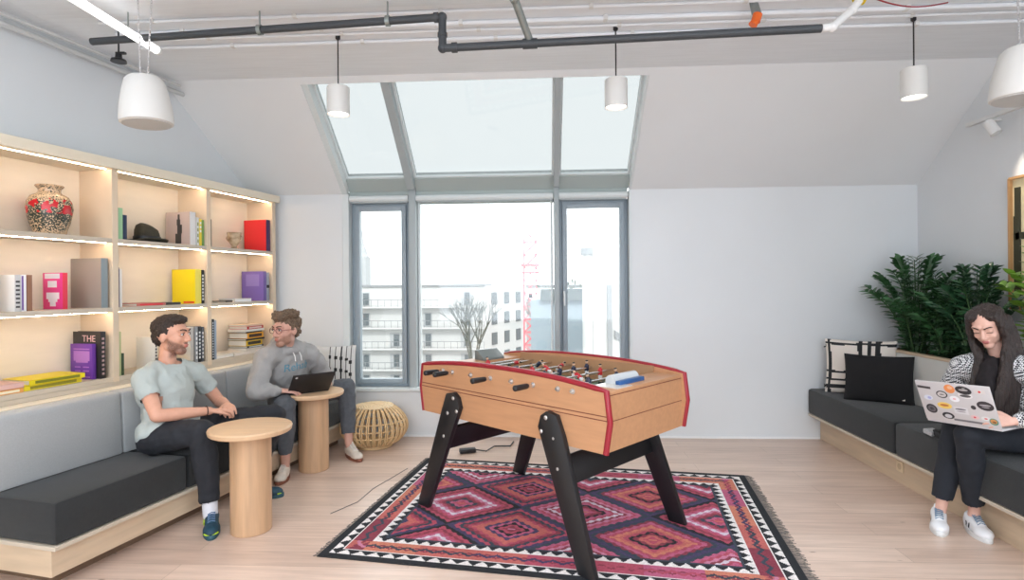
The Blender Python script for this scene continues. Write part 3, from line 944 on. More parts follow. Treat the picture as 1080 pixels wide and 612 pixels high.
# middle row
book(2.236, 0.030, 0.15, 0.212, T1, (238, 238, 236), 'silver and white book with dark print, left of the pink book', spine=(205, 205, 205), marks=((60, 60, 66), ticks(7, 0.15, 0.85, 0.1, 0.9, 0.45), 'spine'))
book(2.203, 0.026, 0.15, 0.212, T1, (240, 240, 244), 'white book with a violet stripe, left of the pink book', spine=(245, 245, 248), marks=((110, 70, 150), [(0.62, 0.95, 0.03, 0.97)], 'spine'))
book(2.172, 0.028, 0.16, 0.212, T1, (150, 108, 84), 'brown spined book left of the pink book')
book(1.925, 0.030, 0.165, 0.230, T1, (232, 60, 140), 'bright pink book with a white badge on its cover', spine=(225, 60, 80), n0=-0.075,
     marks=((246, 236, 244), [(0.15, 0.9, 0.84, 0.98), (0.3, 0.75, 0.60, 0.78), (0.18, 0.82, 0.28, 0.46), (0.28, 0.72, 0.2, 0.28), (0.36, 0.64, 0.08, 0.2)], 'cover'))
book(1.708, 0.048, 0.262, 0.330, T1, (158, 148, 138), 'tall grey book standing against the divider on the middle shelf', spine=(140, 152, 156))
book(1.608, 0.012, 0.20, 0.27, T1, (90, 70, 110), 'thin violet book at the left of the second middle compartment')
book(1.590, 0.016, 0.20, 0.26, T1, (240, 238, 236), 'thin white book beside the violet one, second middle compartment')
flatbook(1.22, 1.46, -0.22, -0.03, T1, 0.020, (205, 120, 110), 'salmon book lying flat on the middle shelf', edge=(230, 60, 70))
flatbook(1.08, 1.215, -0.20, -0.03, T1, 0.018, (50, 48, 50), 'black notebook lying flat beside the salmon book')
book(0.918, 0.060, 0.228, 0.275, T1, (250, 222, 20), 'thick bright yellow book on the middle shelf', spine=(246, 228, 90), marks=((230, 60, 40), [(0.05, 0.5, 0.02, 0.07)], 'cover'))
book(0.870, 0.028, 0.22, 0.270, T1, (30, 30, 32), 'black book with white lettering beside the yellow book', spine=(28, 28, 30), marks=((235, 235, 230), ticks(8, 0.25, 0.8), 'spine'))
book(0.755, 0.030, 0.10, 0.37, T1, (246, 246, 246), 'tall white book in the third middle compartment, right of the divider', n0=-0.12)
flatbook(0.30, 0.50, -0.21, -0.03, T1, 0.028, (244, 244, 242), 'white book lying flat on the middle shelf, before the purple one')
flatbook(0.43, 0.58, -0.20, -0.06, T1, 0.014, (40, 40, 42), 'thin black notebook lying at the left of the flat white book', rz=0.0)
book(0.128, 0.040, 0.24, 0.275, T1, (128, 104, 178), 'purple book at the far end of the middle shelf', spine=(120, 100, 168), marks=((150, 130, 196), [(0.2, 0.8, 0.5, 0.9)], 'cover'))
book(0.088, 0.036, 0.20, 0.265, T1, (170, 176, 186), 'grey-blue book with a black band at the far end of the middle shelf', spine=(165, 170, 182), marks=((25, 25, 30), [(0.0, 1.0, 0.45, 0.56)], 'spine'))
# bottom row
bk = book(1.722, 0.036, 0.235, 0.31, T0, (48, 44, 44), 'black book headed THE, standing behind the purple book on the bottom shelf', spine=(40, 38, 40), marks=((180, 150, 150), ticks(9, 0.3, 0.75, 0.08, 0.92, 0.5), 'spine'))
tm = text_mesh('THE', 0.062); tm.materials.append(flat('print_pink', (228, 190, 190)))
to = link('print', tm, bk); to.matrix_local = Matrix.Translation((0.0192, -0.098, 0.262)) @ Matrix.Rotation(PI / 2, 4, 'Z') @ Matrix.Rotation(PI / 2, 4, 'X')
r_ = random.Random(2)
bk = book(1.764, 0.026, 0.185, 0.232, T0, (112, 60, 160), 'purple book standing in front of the black one on the bottom shelf', spine=(104, 54, 150), n0=-0.045,
     marks=((176, 120, 200), [(0.12, 0.85, 0.84, 0.87), (0.12, 0.85, 0.52, 0.80), (0.2, 0.75, 0.47, 0.52), (0.15, 0.42, 0.33, 0.36), (0.55, 0.8, 0.33, 0.36), (0.15, 0.42, 0.22, 0.25), (0.55, 0.8, 0.22, 0.25), (0.1, 0.5, 0.05, 0.08)], 'cover'))
flatbook(1.86, 2.20, -0.24, -0.03, T0, 0.030, (236, 214, 40), 'yellow-edged book lying on the bottom shelf, lower of the pair', edge=(150, 140, 40))
flatbook(1.85, 2.17, -0.25, -0.015, T0 + 0.030, 0.030, (238, 216, 30), 'bright yellow-spined book on top of the flat pair, bottom shelf', edge=(120, 120, 30), rz=-0.05)
flatbook(2.21, 2.42, -0.24, -0.02, T0, 0.026, (240, 170, 90), 'orange book lying at the left edge of the picture, bottom shelf', edge=(250, 235, 200))
flatbook(2.20, 2.44, -0.24, -0.03, T0 + 0.026, 0.030, (232, 190, 180), 'pale pink book lying on the orange one at the left edge')
book(1.600, 0.016, 0.22, 0.30, T0, (190, 200, 150), 'pale green thin book at the left of the second bottom compartment')
book(1.580, 0.018, 0.18, 0.15, T0, (60, 84, 60), 'small dark green book behind the first man')
book(1.315, 0.022, 0.17, 0.235, T0, (232, 228, 220), 'white book with dark dots behind the head of the man in the T-shirt', marks=((90, 80, 80), ticks(8, 0.2, 0.8), 'spine'))
book(0.985, 0.030, 0.24, 0.27, T0 + 0.018, (206, 200, 190), 'large pale grey book right of the first man, standing on a yellow one', spine=(190, 186, 180))
flatbook(0.972, 1.24, -0.27, -0.03, T0, 0.018, (226, 190, 60), 'mustard book lying under the pale grey book')
book(0.940, 0.026, 0.22, 0.285, T0, (160, 160, 160), 'grey spined book left of the black and white lettered book, bottom shelf', spine=(150, 152, 154), marks=((235, 235, 235), ticks(6), 'spine'))
book(0.908, 0.026, 0.22, 0.285, T0, (34, 34, 38), 'black book with white spine lettering, bottom shelf behind the first man', spine=(34, 34, 38), marks=((235, 235, 235), ticks(8, 0.25, 0.8), 'spine'))
book(0.876, 0.022, 0.22, 0.28, T0, (90, 92, 98), 'dark grey book against the divider, bottom shelf', spine=(80, 84, 90), marks=((220, 220, 220), ticks(7, 0.2, 0.8), 'spine'))
book(0.768, 0.026, 0.22, 0.335, T0, (26, 28, 34), 'tall black book with white lettering, right of the divider on the bottom shelf', spine=(26, 28, 34), marks=((215, 218, 225), ticks(14, 0.35, 0.7, 0.05, 0.95, 0.6), 'spine'))
book(0.742, 0.022, 0.22, 0.325, T0, (150, 168, 188), 'tall blue-grey book beside the tall black one on the bottom shelf', spine=(158, 172, 190))
stack = [((226, 216, 200), 0.022, None, 'cream book at the bottom of the stack beside the hooded man'), ((60, 60, 66), 0.018, (220, 220, 220), 'black book, second from the bottom of the stack'),
         ((240, 196, 40), 0.050, (60, 50, 40), 'deep yellow book in the stack'), ((36, 34, 36), 0.016, None, 'thin black book between the yellow and the orange one in the stack'), ((244, 172, 40), 0.050, (70, 40, 30), 'orange book in the stack'),
         ((46, 44, 46), 0.014, None, 'thin black book above the orange one in the stack'), ((240, 236, 228), 0.020, None, 'white book near the top of the stack'), ((205, 58, 48), 0.026, (240, 210, 200), 'red book, second from the top of the stack'), ((236, 206, 180), 0.016, None, 'pale peach book topmost of the stack')]
z = T0
flatbook(0.10, 0.52, -0.24, -0.02, z, 0.026, (236, 226, 214), 'cream book lying flat under the whole stack beside the hooded man')
z += 0.026
for i, (c, t, e, lab) in enumerate(stack):
    flatbook(0.13 + 0.01 * ((i * 7) % 3), 0.37 - 0.01 * ((i * 5) % 3), -0.23, -0.03 - 0.004 * (i % 3), z, t, c, lab, edge=e, group='stack of books on the bottom shelf')
    z += t
flatbook(0.385, 0.66, -0.22, -0.03, T0 + 0.026 if False else T0, 0.022, (90, 70, 50), 'brown book lying left of the stack on the bottom shelf') if False else None
flatbook(0.53, 0.78 - 0.055, -0.22, -0.03, T0, 0.024, (240, 236, 226), 'white book lying flat on the bottom shelf, left of the cream book')

# vase
def vase_mat():
    m = bpy.data.materials.new('speckled_glaze'); m.use_nodes = True; nt = m.node_tree; b = nt.nodes['Principled BSDF']
    N = nt.nodes.new; Lk = nt.links.new
    tc = N('ShaderNodeTexCoord')
    n = N('ShaderNodeTexNoise'); n.inputs['Scale'].default_value = 120; n.inputs['Detail'].default_value = 2
    Lk(tc.outputs['Object'], n.inputs['Vector'])
    sx = N('ShaderNodeSeparateXYZ'); Lk(tc.outputs['Object'], sx.inputs[0])
    # darker speckle towards the lower belly, sandy neck
    hz = N('ShaderNodeValToRGB'); hc = hz.color_ramp
    mrz = N('ShaderNodeMapRange'); mrz.inputs[1].default_value = 0.0; mrz.inputs[2].default_value = 0.31; Lk(sx.outputs['Z'], mrz.inputs[0])
    hc.elements[0].position = 0.0; hc.elements[0].color = (0.40,)*3 + (1,)
    hc.elements[1].position = 1.0; hc.elements[1].color = (0.46,)*3 + (1,)
    for p_, v_ in ((0.12, 0.50), (0.40, 0.60), (0.62, 0.50), (0.78, 0.42)):
        e = hc.elements.new(p_); e.color = (v_,)*3 + (1,)
    Lk(mrz.outputs[0], hz.inputs[0])
    gt = N('ShaderNodeMath'); gt.operation = 'GREATER_THAN'; Lk(n.outputs['Fac'], gt.inputs[0]); Lk(hz.outputs['Color'], gt.inputs[1])
    c1 = N('ShaderNodeMixRGB'); Lk(gt.outputs[0], c1.inputs[0]); c1.inputs[1].default_value = lin(58, 66, 58) + (1,); c1.inputs[2].default_value = lin(214, 184, 150) + (1,)
    n2 = N('ShaderNodeTexNoise'); n2.inputs['Scale'].default_value = 17; n2.inputs['Detail'].default_value = 3; Lk(tc.outputs['Object'], n2.inputs['Vector'])
    bd = N('ShaderNodeValToRGB'); bc = bd.color_ramp
    bc.elements[0].position = 0.34; bc.elements[0].color = (1, 1, 1, 1); bc.elements[1].position = 0.80; bc.elements[1].color = (1, 1, 1, 1)
    e = bc.elements.new(0.42); e.color = (0.50,)*3 + (1,)
    e = bc.elements.new(0.58); e.color = (0.44,)*3 + (1,)
    e = bc.elements.new(0.70); e.color = (0.50,)*3 + (1,)
    Lk(mrz.outputs[0], bd.inputs[0])
    g2 = N('ShaderNodeMath'); g2.operation = 'GREATER_THAN'; Lk(n2.outputs['Fac'], g2.inputs[0]); Lk(bd.outputs['Color'], g2.inputs[1])
    c2 = N('ShaderNodeMixRGB'); Lk(g2.outputs[0], c2.inputs[0]); Lk(c1.outputs[0], c2.inputs[1]); c2.inputs[2].default_value = lin(206, 36, 44) + (1,)
    Lk(c2.outputs[0], b.inputs['Base Color']); b.inputs['Roughness'].default_value = 0.22
    return m
vz = thing('vase', 'round ceramic vase with red blooms on a speckled glaze, top shelf at the left', 'vase', tuple(S(1.975, -0.13, T2)))
m = MB(); m.lathe((0, 0, 0), [(0.078, 0.0), (0.084, 0.008), (0.088, 0.03), (0.102, 0.07), (0.113, 0.12), (0.119, 0.165), (0.114, 0.205), (0.095, 0.24), (0.064, 0.258), (0.057, 0.268), (0.058, 0.286), (0.070, 0.298), (0.074, 0.306), (0.070, 0.310), (0.056, 0.300), (0.052, 0.27), (0.06, 0.24), (0.02, 0.05)], seg=44)
m.build('body', vase_mat(), vz)
# cup
cu = thing('pottery_cup', 'small brown and cream footed pottery cup on the top shelf before the red book', 'cup', tuple(S(0.40, -0.12, T2)))
m = MB(); m.lathe((0, 0, 0), [(0.040, 0), (0.042, 0.006), (0.026, 0.018), (0.022, 0.032), (0.040, 0.055), (0.054, 0.085), (0.056, 0.12), (0.062, 0.150), (0.058, 0.152), (0.050, 0.12), (0.046, 0.085), (0.02, 0.05)], seg=32)
m.build('bowl', mat('brown_glaze', lin(150, 120, 90), 0.35, color2=lin(228, 210, 178), noise_scale=22), cu)
for sg in (-1, 1):
    m = MB(); m.tube([V((sg * (0.050 + 0.022 * math.sin(PI * i / 8)), 0, 0.07 + 0.06 * i / 8)) for i in range(9)], 0.005); m.build('handle', mat('brown_glaze'), cu)
# hat
ht = thing('hat', 'dark olive felt hat with a brim on the top shelf', 'hat', tuple(S(1.262, -0.15, T2)), SROT)
HM = mat('dark_felt', lin(62, 58, 46), 0.9, noise_amt=0.25, noise_scale=30, bump=0.3, bump_scale=120)
m = MB()
prof = [(0.155, 0.012), (0.150, 0.004), (0.10, 0.010), (0.095, 0.03), (0.092, 0.075), (0.080, 0.110), (0.055, 0.125), (0.02, 0.118)]
rs = []
for r0, z0_ in prof:
    ring = []
    for i in range(36):
        a = 2 * PI * i / 36
        zz = z0_ + (0.022 * max(0, math.cos(a)) ** 2 * 0 + (0.02 * abs(math.sin(a)) if r0 > 0.12 else 0)) + (0.02 * math.cos(a) if 0.05 < z0_ else 0)
        ring.append(V((r0 * 0.98 * math.cos(a), r0 * 0.78 * math.sin(a), zz)))
    rs.append(ring)
m.rings(rs); m.build('crown', HM, ht)
m = MB(); m.lathe((0, 0, 0.022), [(0.0985, 0), (0.0995, 0.012), (0.0975, 0.026)], seg=36, M=Matrix.Diagonal((1, 0.80, 1, 1)), cap=False); m.build('hat_band', BLACKM, ht)

# ------------------------------------------------------------------ right bench, planter
rb_ = thing('bench_base', 'pale plywood base and lip of the right bench', 'bench', (2.7, 3.4, 0))
Y0 = 1.2
MB().box((2.76, (Y0 + YB) / 2 - 0.003, 0.11), (0.43, YB - Y0 - 0.006, 0.22), bevel=0.002).build('front_board', PLYB, rb_, world=True, smooth=0)
MB().box((2.705, (Y0 + YB) / 2 - 0.003, 0.231), (0.535, YB - Y0 - 0.006, 0.022), bevel=0.002).build('top_board', PLYF, rb_, world=True, smooth=0)
ot = thing('power_outlet', 'small cream power outlet in the plywood front of the right bench', 'outlet', (2.54, 4.22, 0.11))
MB().box((2.541, 4.215, 0.125), (0.008, 0.075, 0.075), bevel=0.003).build('plate', mat('outlet_cream', lin(226, 204, 170), 0.4), ot, world=True)
m = MB(); m.cyl((2.538, 4.215, 0.125), (2.536, 4.215, 0.125), 0.022, seg=18); m.build('socket', mat('outlet_socket', lin(196, 172, 140), 0.4), ot, world=True)
for y0_, y1_, lab in ((4.10, YB - 0.01, 'charcoal seat cushion of the right bench, far one under the scatter cushions'), (2.35, 4.09, 'charcoal seat cushion of the right bench, near one under the woman'), (1.2, 2.34, 'charcoal seat cushion of the right bench, beyond the picture edge')):
    if y1_ < 2.4: continue
    m = MB(); m.box((2.70, (y0_ + y1_) / 2, 0.357), (0.54, y1_ - y0_, 0.23), bevel=0.025)
    tag(m.build('seat_cushion', mat('charcoal_upholstery')), lab, 'cushion', 'seat cushions of the right bench')
pl = thing('planter', 'white built-in planter trough with a wooden rim behind the right bench', 'planter', (3.2, 3.4, 0))
m = MB()
m.box((3.0, (Y0 + YB) / 2 - 0.003, 0.425), (0.05, YB - Y0 - 0.006, 0.85)); m.box((3.22, (Y0 + YB) / 2 - 0.003, 0.35), (0.40, YB - Y0 - 0.006, 0.7))
m.build('trough', mat('planter_paint', lin(214, 212, 206), 0.6), pl, world=True, smooth=0)
MB().box((3.0, (Y0 + YB) / 2 - 0.003, 0.861), (0.056, YB - Y0 - 0.006, 0.02), bevel=0.003).build('rim', PLYB, pl, world=True)
so = MB()
nx, ny = 14, 130
vs = [[so.bm.verts.new((3.03 + 0.39 * i / nx, Y0 + (YB - 0.01 - Y0) * j / ny, 0.835 + 0.022 * noise.noise(V((i * 0.7, j * 0.6, 1))))) for j in range(ny + 1)] for i in range(nx + 1)]
for i in range(nx):
    for j in range(ny):
        so.bm.faces.new((vs[i][j], vs[i + 1][j], vs[i + 1][j + 1], vs[i][j + 1]))
tag(so.build('bark_mulch', mat('bark_mulch', lin(120, 74, 56), 0.95, noise_amt=0.5, noise_scale=60, bump=0.9, bump_scale=90)), 'reddish bark mulch filling the planter trough', 'mulch', kind='stuff')

# zz plants
STEM = mat('plant_stem', lin(62, 92, 52), 0.5)
def leafmesh(mb, p, d, up, L, W):
    """pointed, slightly folded leaf from p along d"""
    side = d.cross(up).normalized(); up = side.cross(d).normalized()
    prof = ((0.0, 0.04), (0.18, 0.55), (0.42, 1.0), (0.68, 0.82), (0.88, 0.38), (1.0, 0.0))
    mid = []; lft = []; rgt = []
    for t, w in prof:
        c = p + d * (L * t) - up * (L * 0.12 * t * t)
        mid.append(mb.bm.verts.new(c))
        if 0 < w:
            lft.append(mb.bm.verts.new(c + side * (W * w / 2) + up * (W * 0.14 * w)))
            rgt.append(mb.bm.verts.new(c - side * (W * w / 2) + up * (W * 0.14 * w)))
    n = len(lft)
    for i in range(n - 1):
        mb.bm.faces.new((mid[i], mid[i + 1], lft[i + 1], lft[i]))
        mb.bm.faces.new((mid[i + 1], mid[i], rgt[i], rgt[i + 1]))
    mb.bm.faces.new((mid[n - 1], mid[n], lft[n - 1]))
    mb.bm.faces.new((mid[n], mid[n - 1], rgt[n - 1]))
def zz(loc, nst, hgt, spread, seed, leafm, label, LL=0.085, WW=0.036, pairs=13, name='green_plant', ylim=0.30):
    t = thing(name, label, 'plant', loc, 0, 'plants in the planter')
    r = random.Random(seed)
    st, lf = MB(), MB()
    for k in range(nst):
        a = 2 * PI * (k + r.uniform(-0.3, 0.3)) / nst
        q = (k % 3) / 2.0
        lean = spread * (0.30 + 0.70 * q) * r.uniform(0.8, 1.1)
        h = hgt * (1.0 - 0.45 * q * r.uniform(0.6, 1.0))
        base = V((math.cos(a) * 0.05, math.sin(a) * 0.05, -0.02))
        tip = V((math.cos(a) * lean, math.sin(a) * lean, h))
        ctl = V((math.cos(a) * lean * 0.35, math.sin(a) * lean * 0.35, h * 0.80))
        N = 18
        pts = [base * (1 - u) ** 2 + ctl * 2 * u * (1 - u) + tip * u * u for u in [i / N for i in range(N + 1)]]
        for p in pts:
            if p.x + loc[0] > RW - 0.06: p.x = RW - 0.06 - loc[0]
            if p.y + loc[1] > YB - 0.06: p.y = YB - 0.06 - loc[1]
        st.tube(pts, 0.006, seg=6, rfun=lambda u: 0.008 * (1 - u) + 0.002)
        side0 = V((-math.sin(a), math.cos(a), 0))
        side0 = (Quaternion(V((0, 0, 1)), r.uniform(-0.7, 0.7)) @ side0)
        for j in range(pairs):
            u = 0.05 + 0.95 * j / (pairs - 1)
            i0 = min(int(u * N), N - 1); f = u * N - i0
            p = pts[i0].lerp(pts[i0 + 1], f); tg = (pts[i0 + 1] - pts[i0]).normalized()
            sd = (side0 - tg * side0.dot(tg)).normalized()
            if u < 0.45: sd = (Quaternion(tg, r.uniform(-1.2, 1.2)) @ sd)
            for sg in (-1, 1):
                d = (sd * sg * 0.95 + tg * (0.30 + 0.55 * u)).normalized()
                d = (d + V((r.uniform(-.13, .13), r.uniform(-.13, .13), r.uniform(-.12, .10)))).normalized()
                L = LL * r.uniform(0.9, 1.1) * (1.0 if u < 0.75 else 1.0 - 0.8 * (u - 0.75))
                e = p + d * L + V(loc)
                if e.x > RW - 0.015 or e.y > YB - 0.015:
                    d.x -= 0.6 if e.x > RW - 0.015 else 0; d.y -= 0.6 if e.y > YB - 0.015 else 0; d.normalize()
                    e = p + d * L + V(loc)
                    if e.x > RW - 0.01 or e.y > YB - 0.01: continue
                if (p.z + d.z * L) < -0.0 or (e.x < 2.99 and e.z < 0.88): continue
                up = tg.cross(d) * sg
                up = (V((0, 0, 0.8)) + tg * 0.5 + V((r.uniform(-.3, .3), r.uniform(-.3, .3), 0)))
                leafmesh(lf, p, d, up.normalized(), L, WW * L / LL)
    st.build('stems', STEM, t)
    lf.build('foliage', leafm, t, smooth=60)
    return t
LFD = mat('dark_glossy_leaf', lin(62, 104, 62), 0.28, noise_amt=0.35, noise_scale=14)
LFB = mat('dark_blue_green_leaf', lin(52, 90, 60), 0.28, noise_amt=0.35, noise_scale=14)
LFL = mat('bright_green_leaf', lin(110, 150, 50), 0.35, noise_amt=0.3, noise_scale=12)
zz((3.17, 5.02, 0.83), 23, 0.80, 0.44, 1, LFD, 'dark green feathery plant at the far end of the planter, in the room corner', LL=0.105, WW=0.046, pairs=15)
zz((3.20, 4.68, 0.83), 24, 0.60, 0.34, 2, LFD, 'dense dark green plant, second from the room corner', LL=0.095, WW=0.056, pairs=12)
zz((3.20, 4.38, 0.83), 22, 0.70, 0.30, 3, LFB, 'dark green plant just left of the woman, third from the room corner', LL=0.10, WW=0.045, pairs=13)
zz((3.22, 3.82, 0.83), 13, 0.80, 0.24, 5, LFL, 'brighter yellow-green plant before the framed artwork at the right edge', LL=0.125, WW=0.060, pairs=9, name='broad_leaf_plant')
zz((3.22, 3.48, 0.83), 9, 0.55, 0.20, 7, LFB, 'dark green plant behind the shoulder of the woman, nearest the photographer', pairs=12)

# ------------------------------------------------------------------ scatter cushions
def pillow(name, label, M4, w, h, t, mats, pat=None, n=56, group=None, fr=None):
    root = thing(name, label, 'cushion', (0, 0, 0), 0, group)
    root.matrix_world = M4
    root.location, q, _ = M4.decompose(); root.rotation_euler = q.to_euler()
    mb = MB()
    def P(u, v, sg):
        e = (max(0, 1 - abs(u) ** 2.6) * max(0, 1 - abs(v) ** 2.6)) ** 0.55
        px = u * w / 2 * (1 - 0.05 * (1 - v * v)); pz = v * h / 2 * (1 - 0.05 * (1 - u * u))
        wr = 0.004 * noise.noise(V((u * 3, v * 3, sg * 5))) * e
        return V((px, sg * (t / 2 * e + wr), pz + h / 2))
    G = {}
    for sg in (-1, 1):
        for i in range(n + 1):
            for j in range(n + 1):
                edge = i in (0, n) or j in (0, n)
                k = (i, j, 0 if edge else sg)
                if k not in G:
                    G[k] = mb.bm.verts.new(P(-1 + 2 * i / n, -1 + 2 * j / n, 0 if edge else sg))
    for sg in (-1, 1):
        for i in range(n):
            for j in range(n):
                q4 = [G[(a, b, 0 if (a in (0, n) or b in (0, n)) else sg)] for a, b in ((i, j), (i + 1, j), (i + 1, j + 1), (i, j + 1))]
                if sg > 0: q4.reverse()
                f = mb.bm.faces.new(q4)
                if pat: f.material_index = pat((i + .5) / n, (j + .5) / n, i, j)
    mb.build('cover', mats, root, smooth=80)
    return root
BLKC = mat('black_knit', (0.006, 0.006, 0.007), 0.9, bump=0.4, bump_scale=300)
OFFW = mat('offwhite_cotton', lin(226, 216, 206), 0.9, bump=0.2, bump_scale=300)
BLKT = mat('black_yarn', lin(40, 42, 44), 0.9, bump=0.6, bump_scale=400)
def plaid(u, v, i, j):
    u = u + 0.008 * math.sin(v * 9); v = v + 0.012 * math.sin(u * 8)
    for a, b in ((0.035, 0.085), (0.48, 0.54), (0.61, 0.66), (0.72, 0.80)):
        if a <= u <= b: return 1
    for a, b in ((0.10, 0.17), (0.245, 0.285), (0.39, 0.43), (0.91, 0.95)):
        if a <= v <= b: return 1
    return 0
def place(x, y, z, az, lean):
    """az: direction the cushion's front (-Y local) faces, lean: tips back"""
    return Matrix.Translation((x, y, z)) @ Matrix.Rotation(az, 4, 'Z') @ Matrix.Rotation(lean, 4, 'X')
p1 = pillow('scatter_cushion', 'off-white cushion with a black plaid pattern in the corner of the right bench', place(2.735, 5.08, 0.466, math.radians(-32), -0.10), 0.54, 0.48, 0.12, [OFFW, BLKT], plaid, group=None)
m = MB(); r_ = random.Random(9)
for (u, v) in ((0.06, 0.95), (0.035, 0.10), (0.0, 0.14), (0.06, 0.0), (0.0, 0.93)):
    p = V(((u - .5) * 0.52, 0, v * 0.44))
    for k in range(7):
        a = V((r_.uniform(-1, 0.2), r_.uniform(-.3, .3), r_.uniform(-.6, .8))).normalized() * 0.02
        m.cyl(p, p + a, 0.003, seg=5)
m.build('tassels', BLKT, p1)
p2 = pillow('scatter_cushion', 'black cushion with a tiny white tag, leaning before the plaid cushion', place(2.705, 4.76, 0.466, math.radians(-32), -0.22), 0.49, 0.39, 0.13, [BLKC])
m = MB(); m.box((0.17, -0.028, 0.040), (0.018, 0.004, 0.014)); m.build('tag', OFFW, p2)
def fork(u, v, i, j):
    for a in (0.42, 0.55, 0.68, 0.80, 0.90):
        if abs(u - a) < 0.012 and v > 0.32: return 1
        if abs(u - a) < 0.035 and any(abs(v - b - (a * 7 % 1) * 0.2) < 0.03 for b in (0.35, 0.6)): return 1
    return 0
p3 = pillow('scatter_cushion', 'pale grey cushion with thin dark lines and dots behind the man in the hoodie', place(-1.95, 5.20, 0.434, math.radians(12), -0.08), 0.40, 0.46, 0.11, [mat('pale_cushion', lin(214, 214, 212), 0.9), BLKT], fork)

# ------------------------------------------------------------------ rattan pouf
pf = thing('rattan_pouf', 'round natural rattan pouf stool on the floor below the left window', 'pouf', (-1.535, 5.08, 0))
RAT = mat('rattan', lin(222, 188, 140), 0.5, noise_amt=0.12, noise_scale=40)
def prad(z):   # profile radius
    t = (z - 0.03) / 0.33
    return 0.165 + 0.135 * max(0, math.sin(PI * min(1, max(0, t)) ** 0.9)) ** 0.75 + 0.0 * t
m = MB()
for i in range(34):
    a = 2 * PI * i / 34
    for da in (-0.028, 0.028):
        m.tube([V((prad(z) * math.cos(a + da), prad(z) * math.sin(a + da), z)) for z in [0.03 + 0.33 * k / 16 for k in range(17)]], 0.0058, seg=6)
m.build('ribs', RAT, pf)
m = MB()
for z, dr in ((0.125, -0.006), (0.245, -0.006), (0.185, -0.012)):
    rr = prad(z) + dr
    m.tube([V((rr * math.cos(a), rr * math.sin(a), z)) for a in [2 * PI * k / 48 for k in range(49)]], 0.006, seg=6)
m.build('hoops', RAT, pf)
m = MB()
for k in range(12):
    rr = 0.018 + k * 0.0135
    z = 0.372 - 0.010 * (rr / 0.18) ** 2
    m.tube([V((rr * math.cos(a), rr * math.sin(a), z + 0.003 * math.sin(a * 24 + k * PI))) for a in [2 * PI * q / 96 for q in range(97)]], 0.007, seg=6)
m.build('woven_top', mat('rattan_pale', lin(230, 205, 165), 0.55, noise_amt=0.1, noise_scale=40), pf)
m = MB(); m.lathe((0, 0, 0), [(0.150, 0), (0.165, 0.004), (0.168, 0.03), (0.160, 0.036), (0.10, 0.036)], seg=36); m.build('base_ring', RAT, pf)

# ------------------------------------------------------------------ round side tables
TZ = 0.62
def side_table(x, y, rz, label):
    t = thing('side_table', label, 'table', (x, y, 0), rz, 'round oak side tables')
    m = MB(); m.lathe((0, 0, 0), [(0.222, TZ - 0.036), (0.230, TZ - 0.030), (0.234, TZ - 0.010), (0.230, TZ - 0.002), (0.222, TZ)], seg=64); m.build('tabletop', OAKT, t)
    m = MB(); m.lathe((0, 0, 0), [(0.112, 0.0), (0.115, 0.004), (0.115, TZ - 0.036)], seg=48); m.build('pedestal', OAK, t)
    return t
side_table(-1.748, 3.305, 0, 'near round oak side table, before the man in the T-shirt')
side_table(-1.825, 4.42, 0.6, 'round oak side table under the black laptop, before the man in the hoodie')

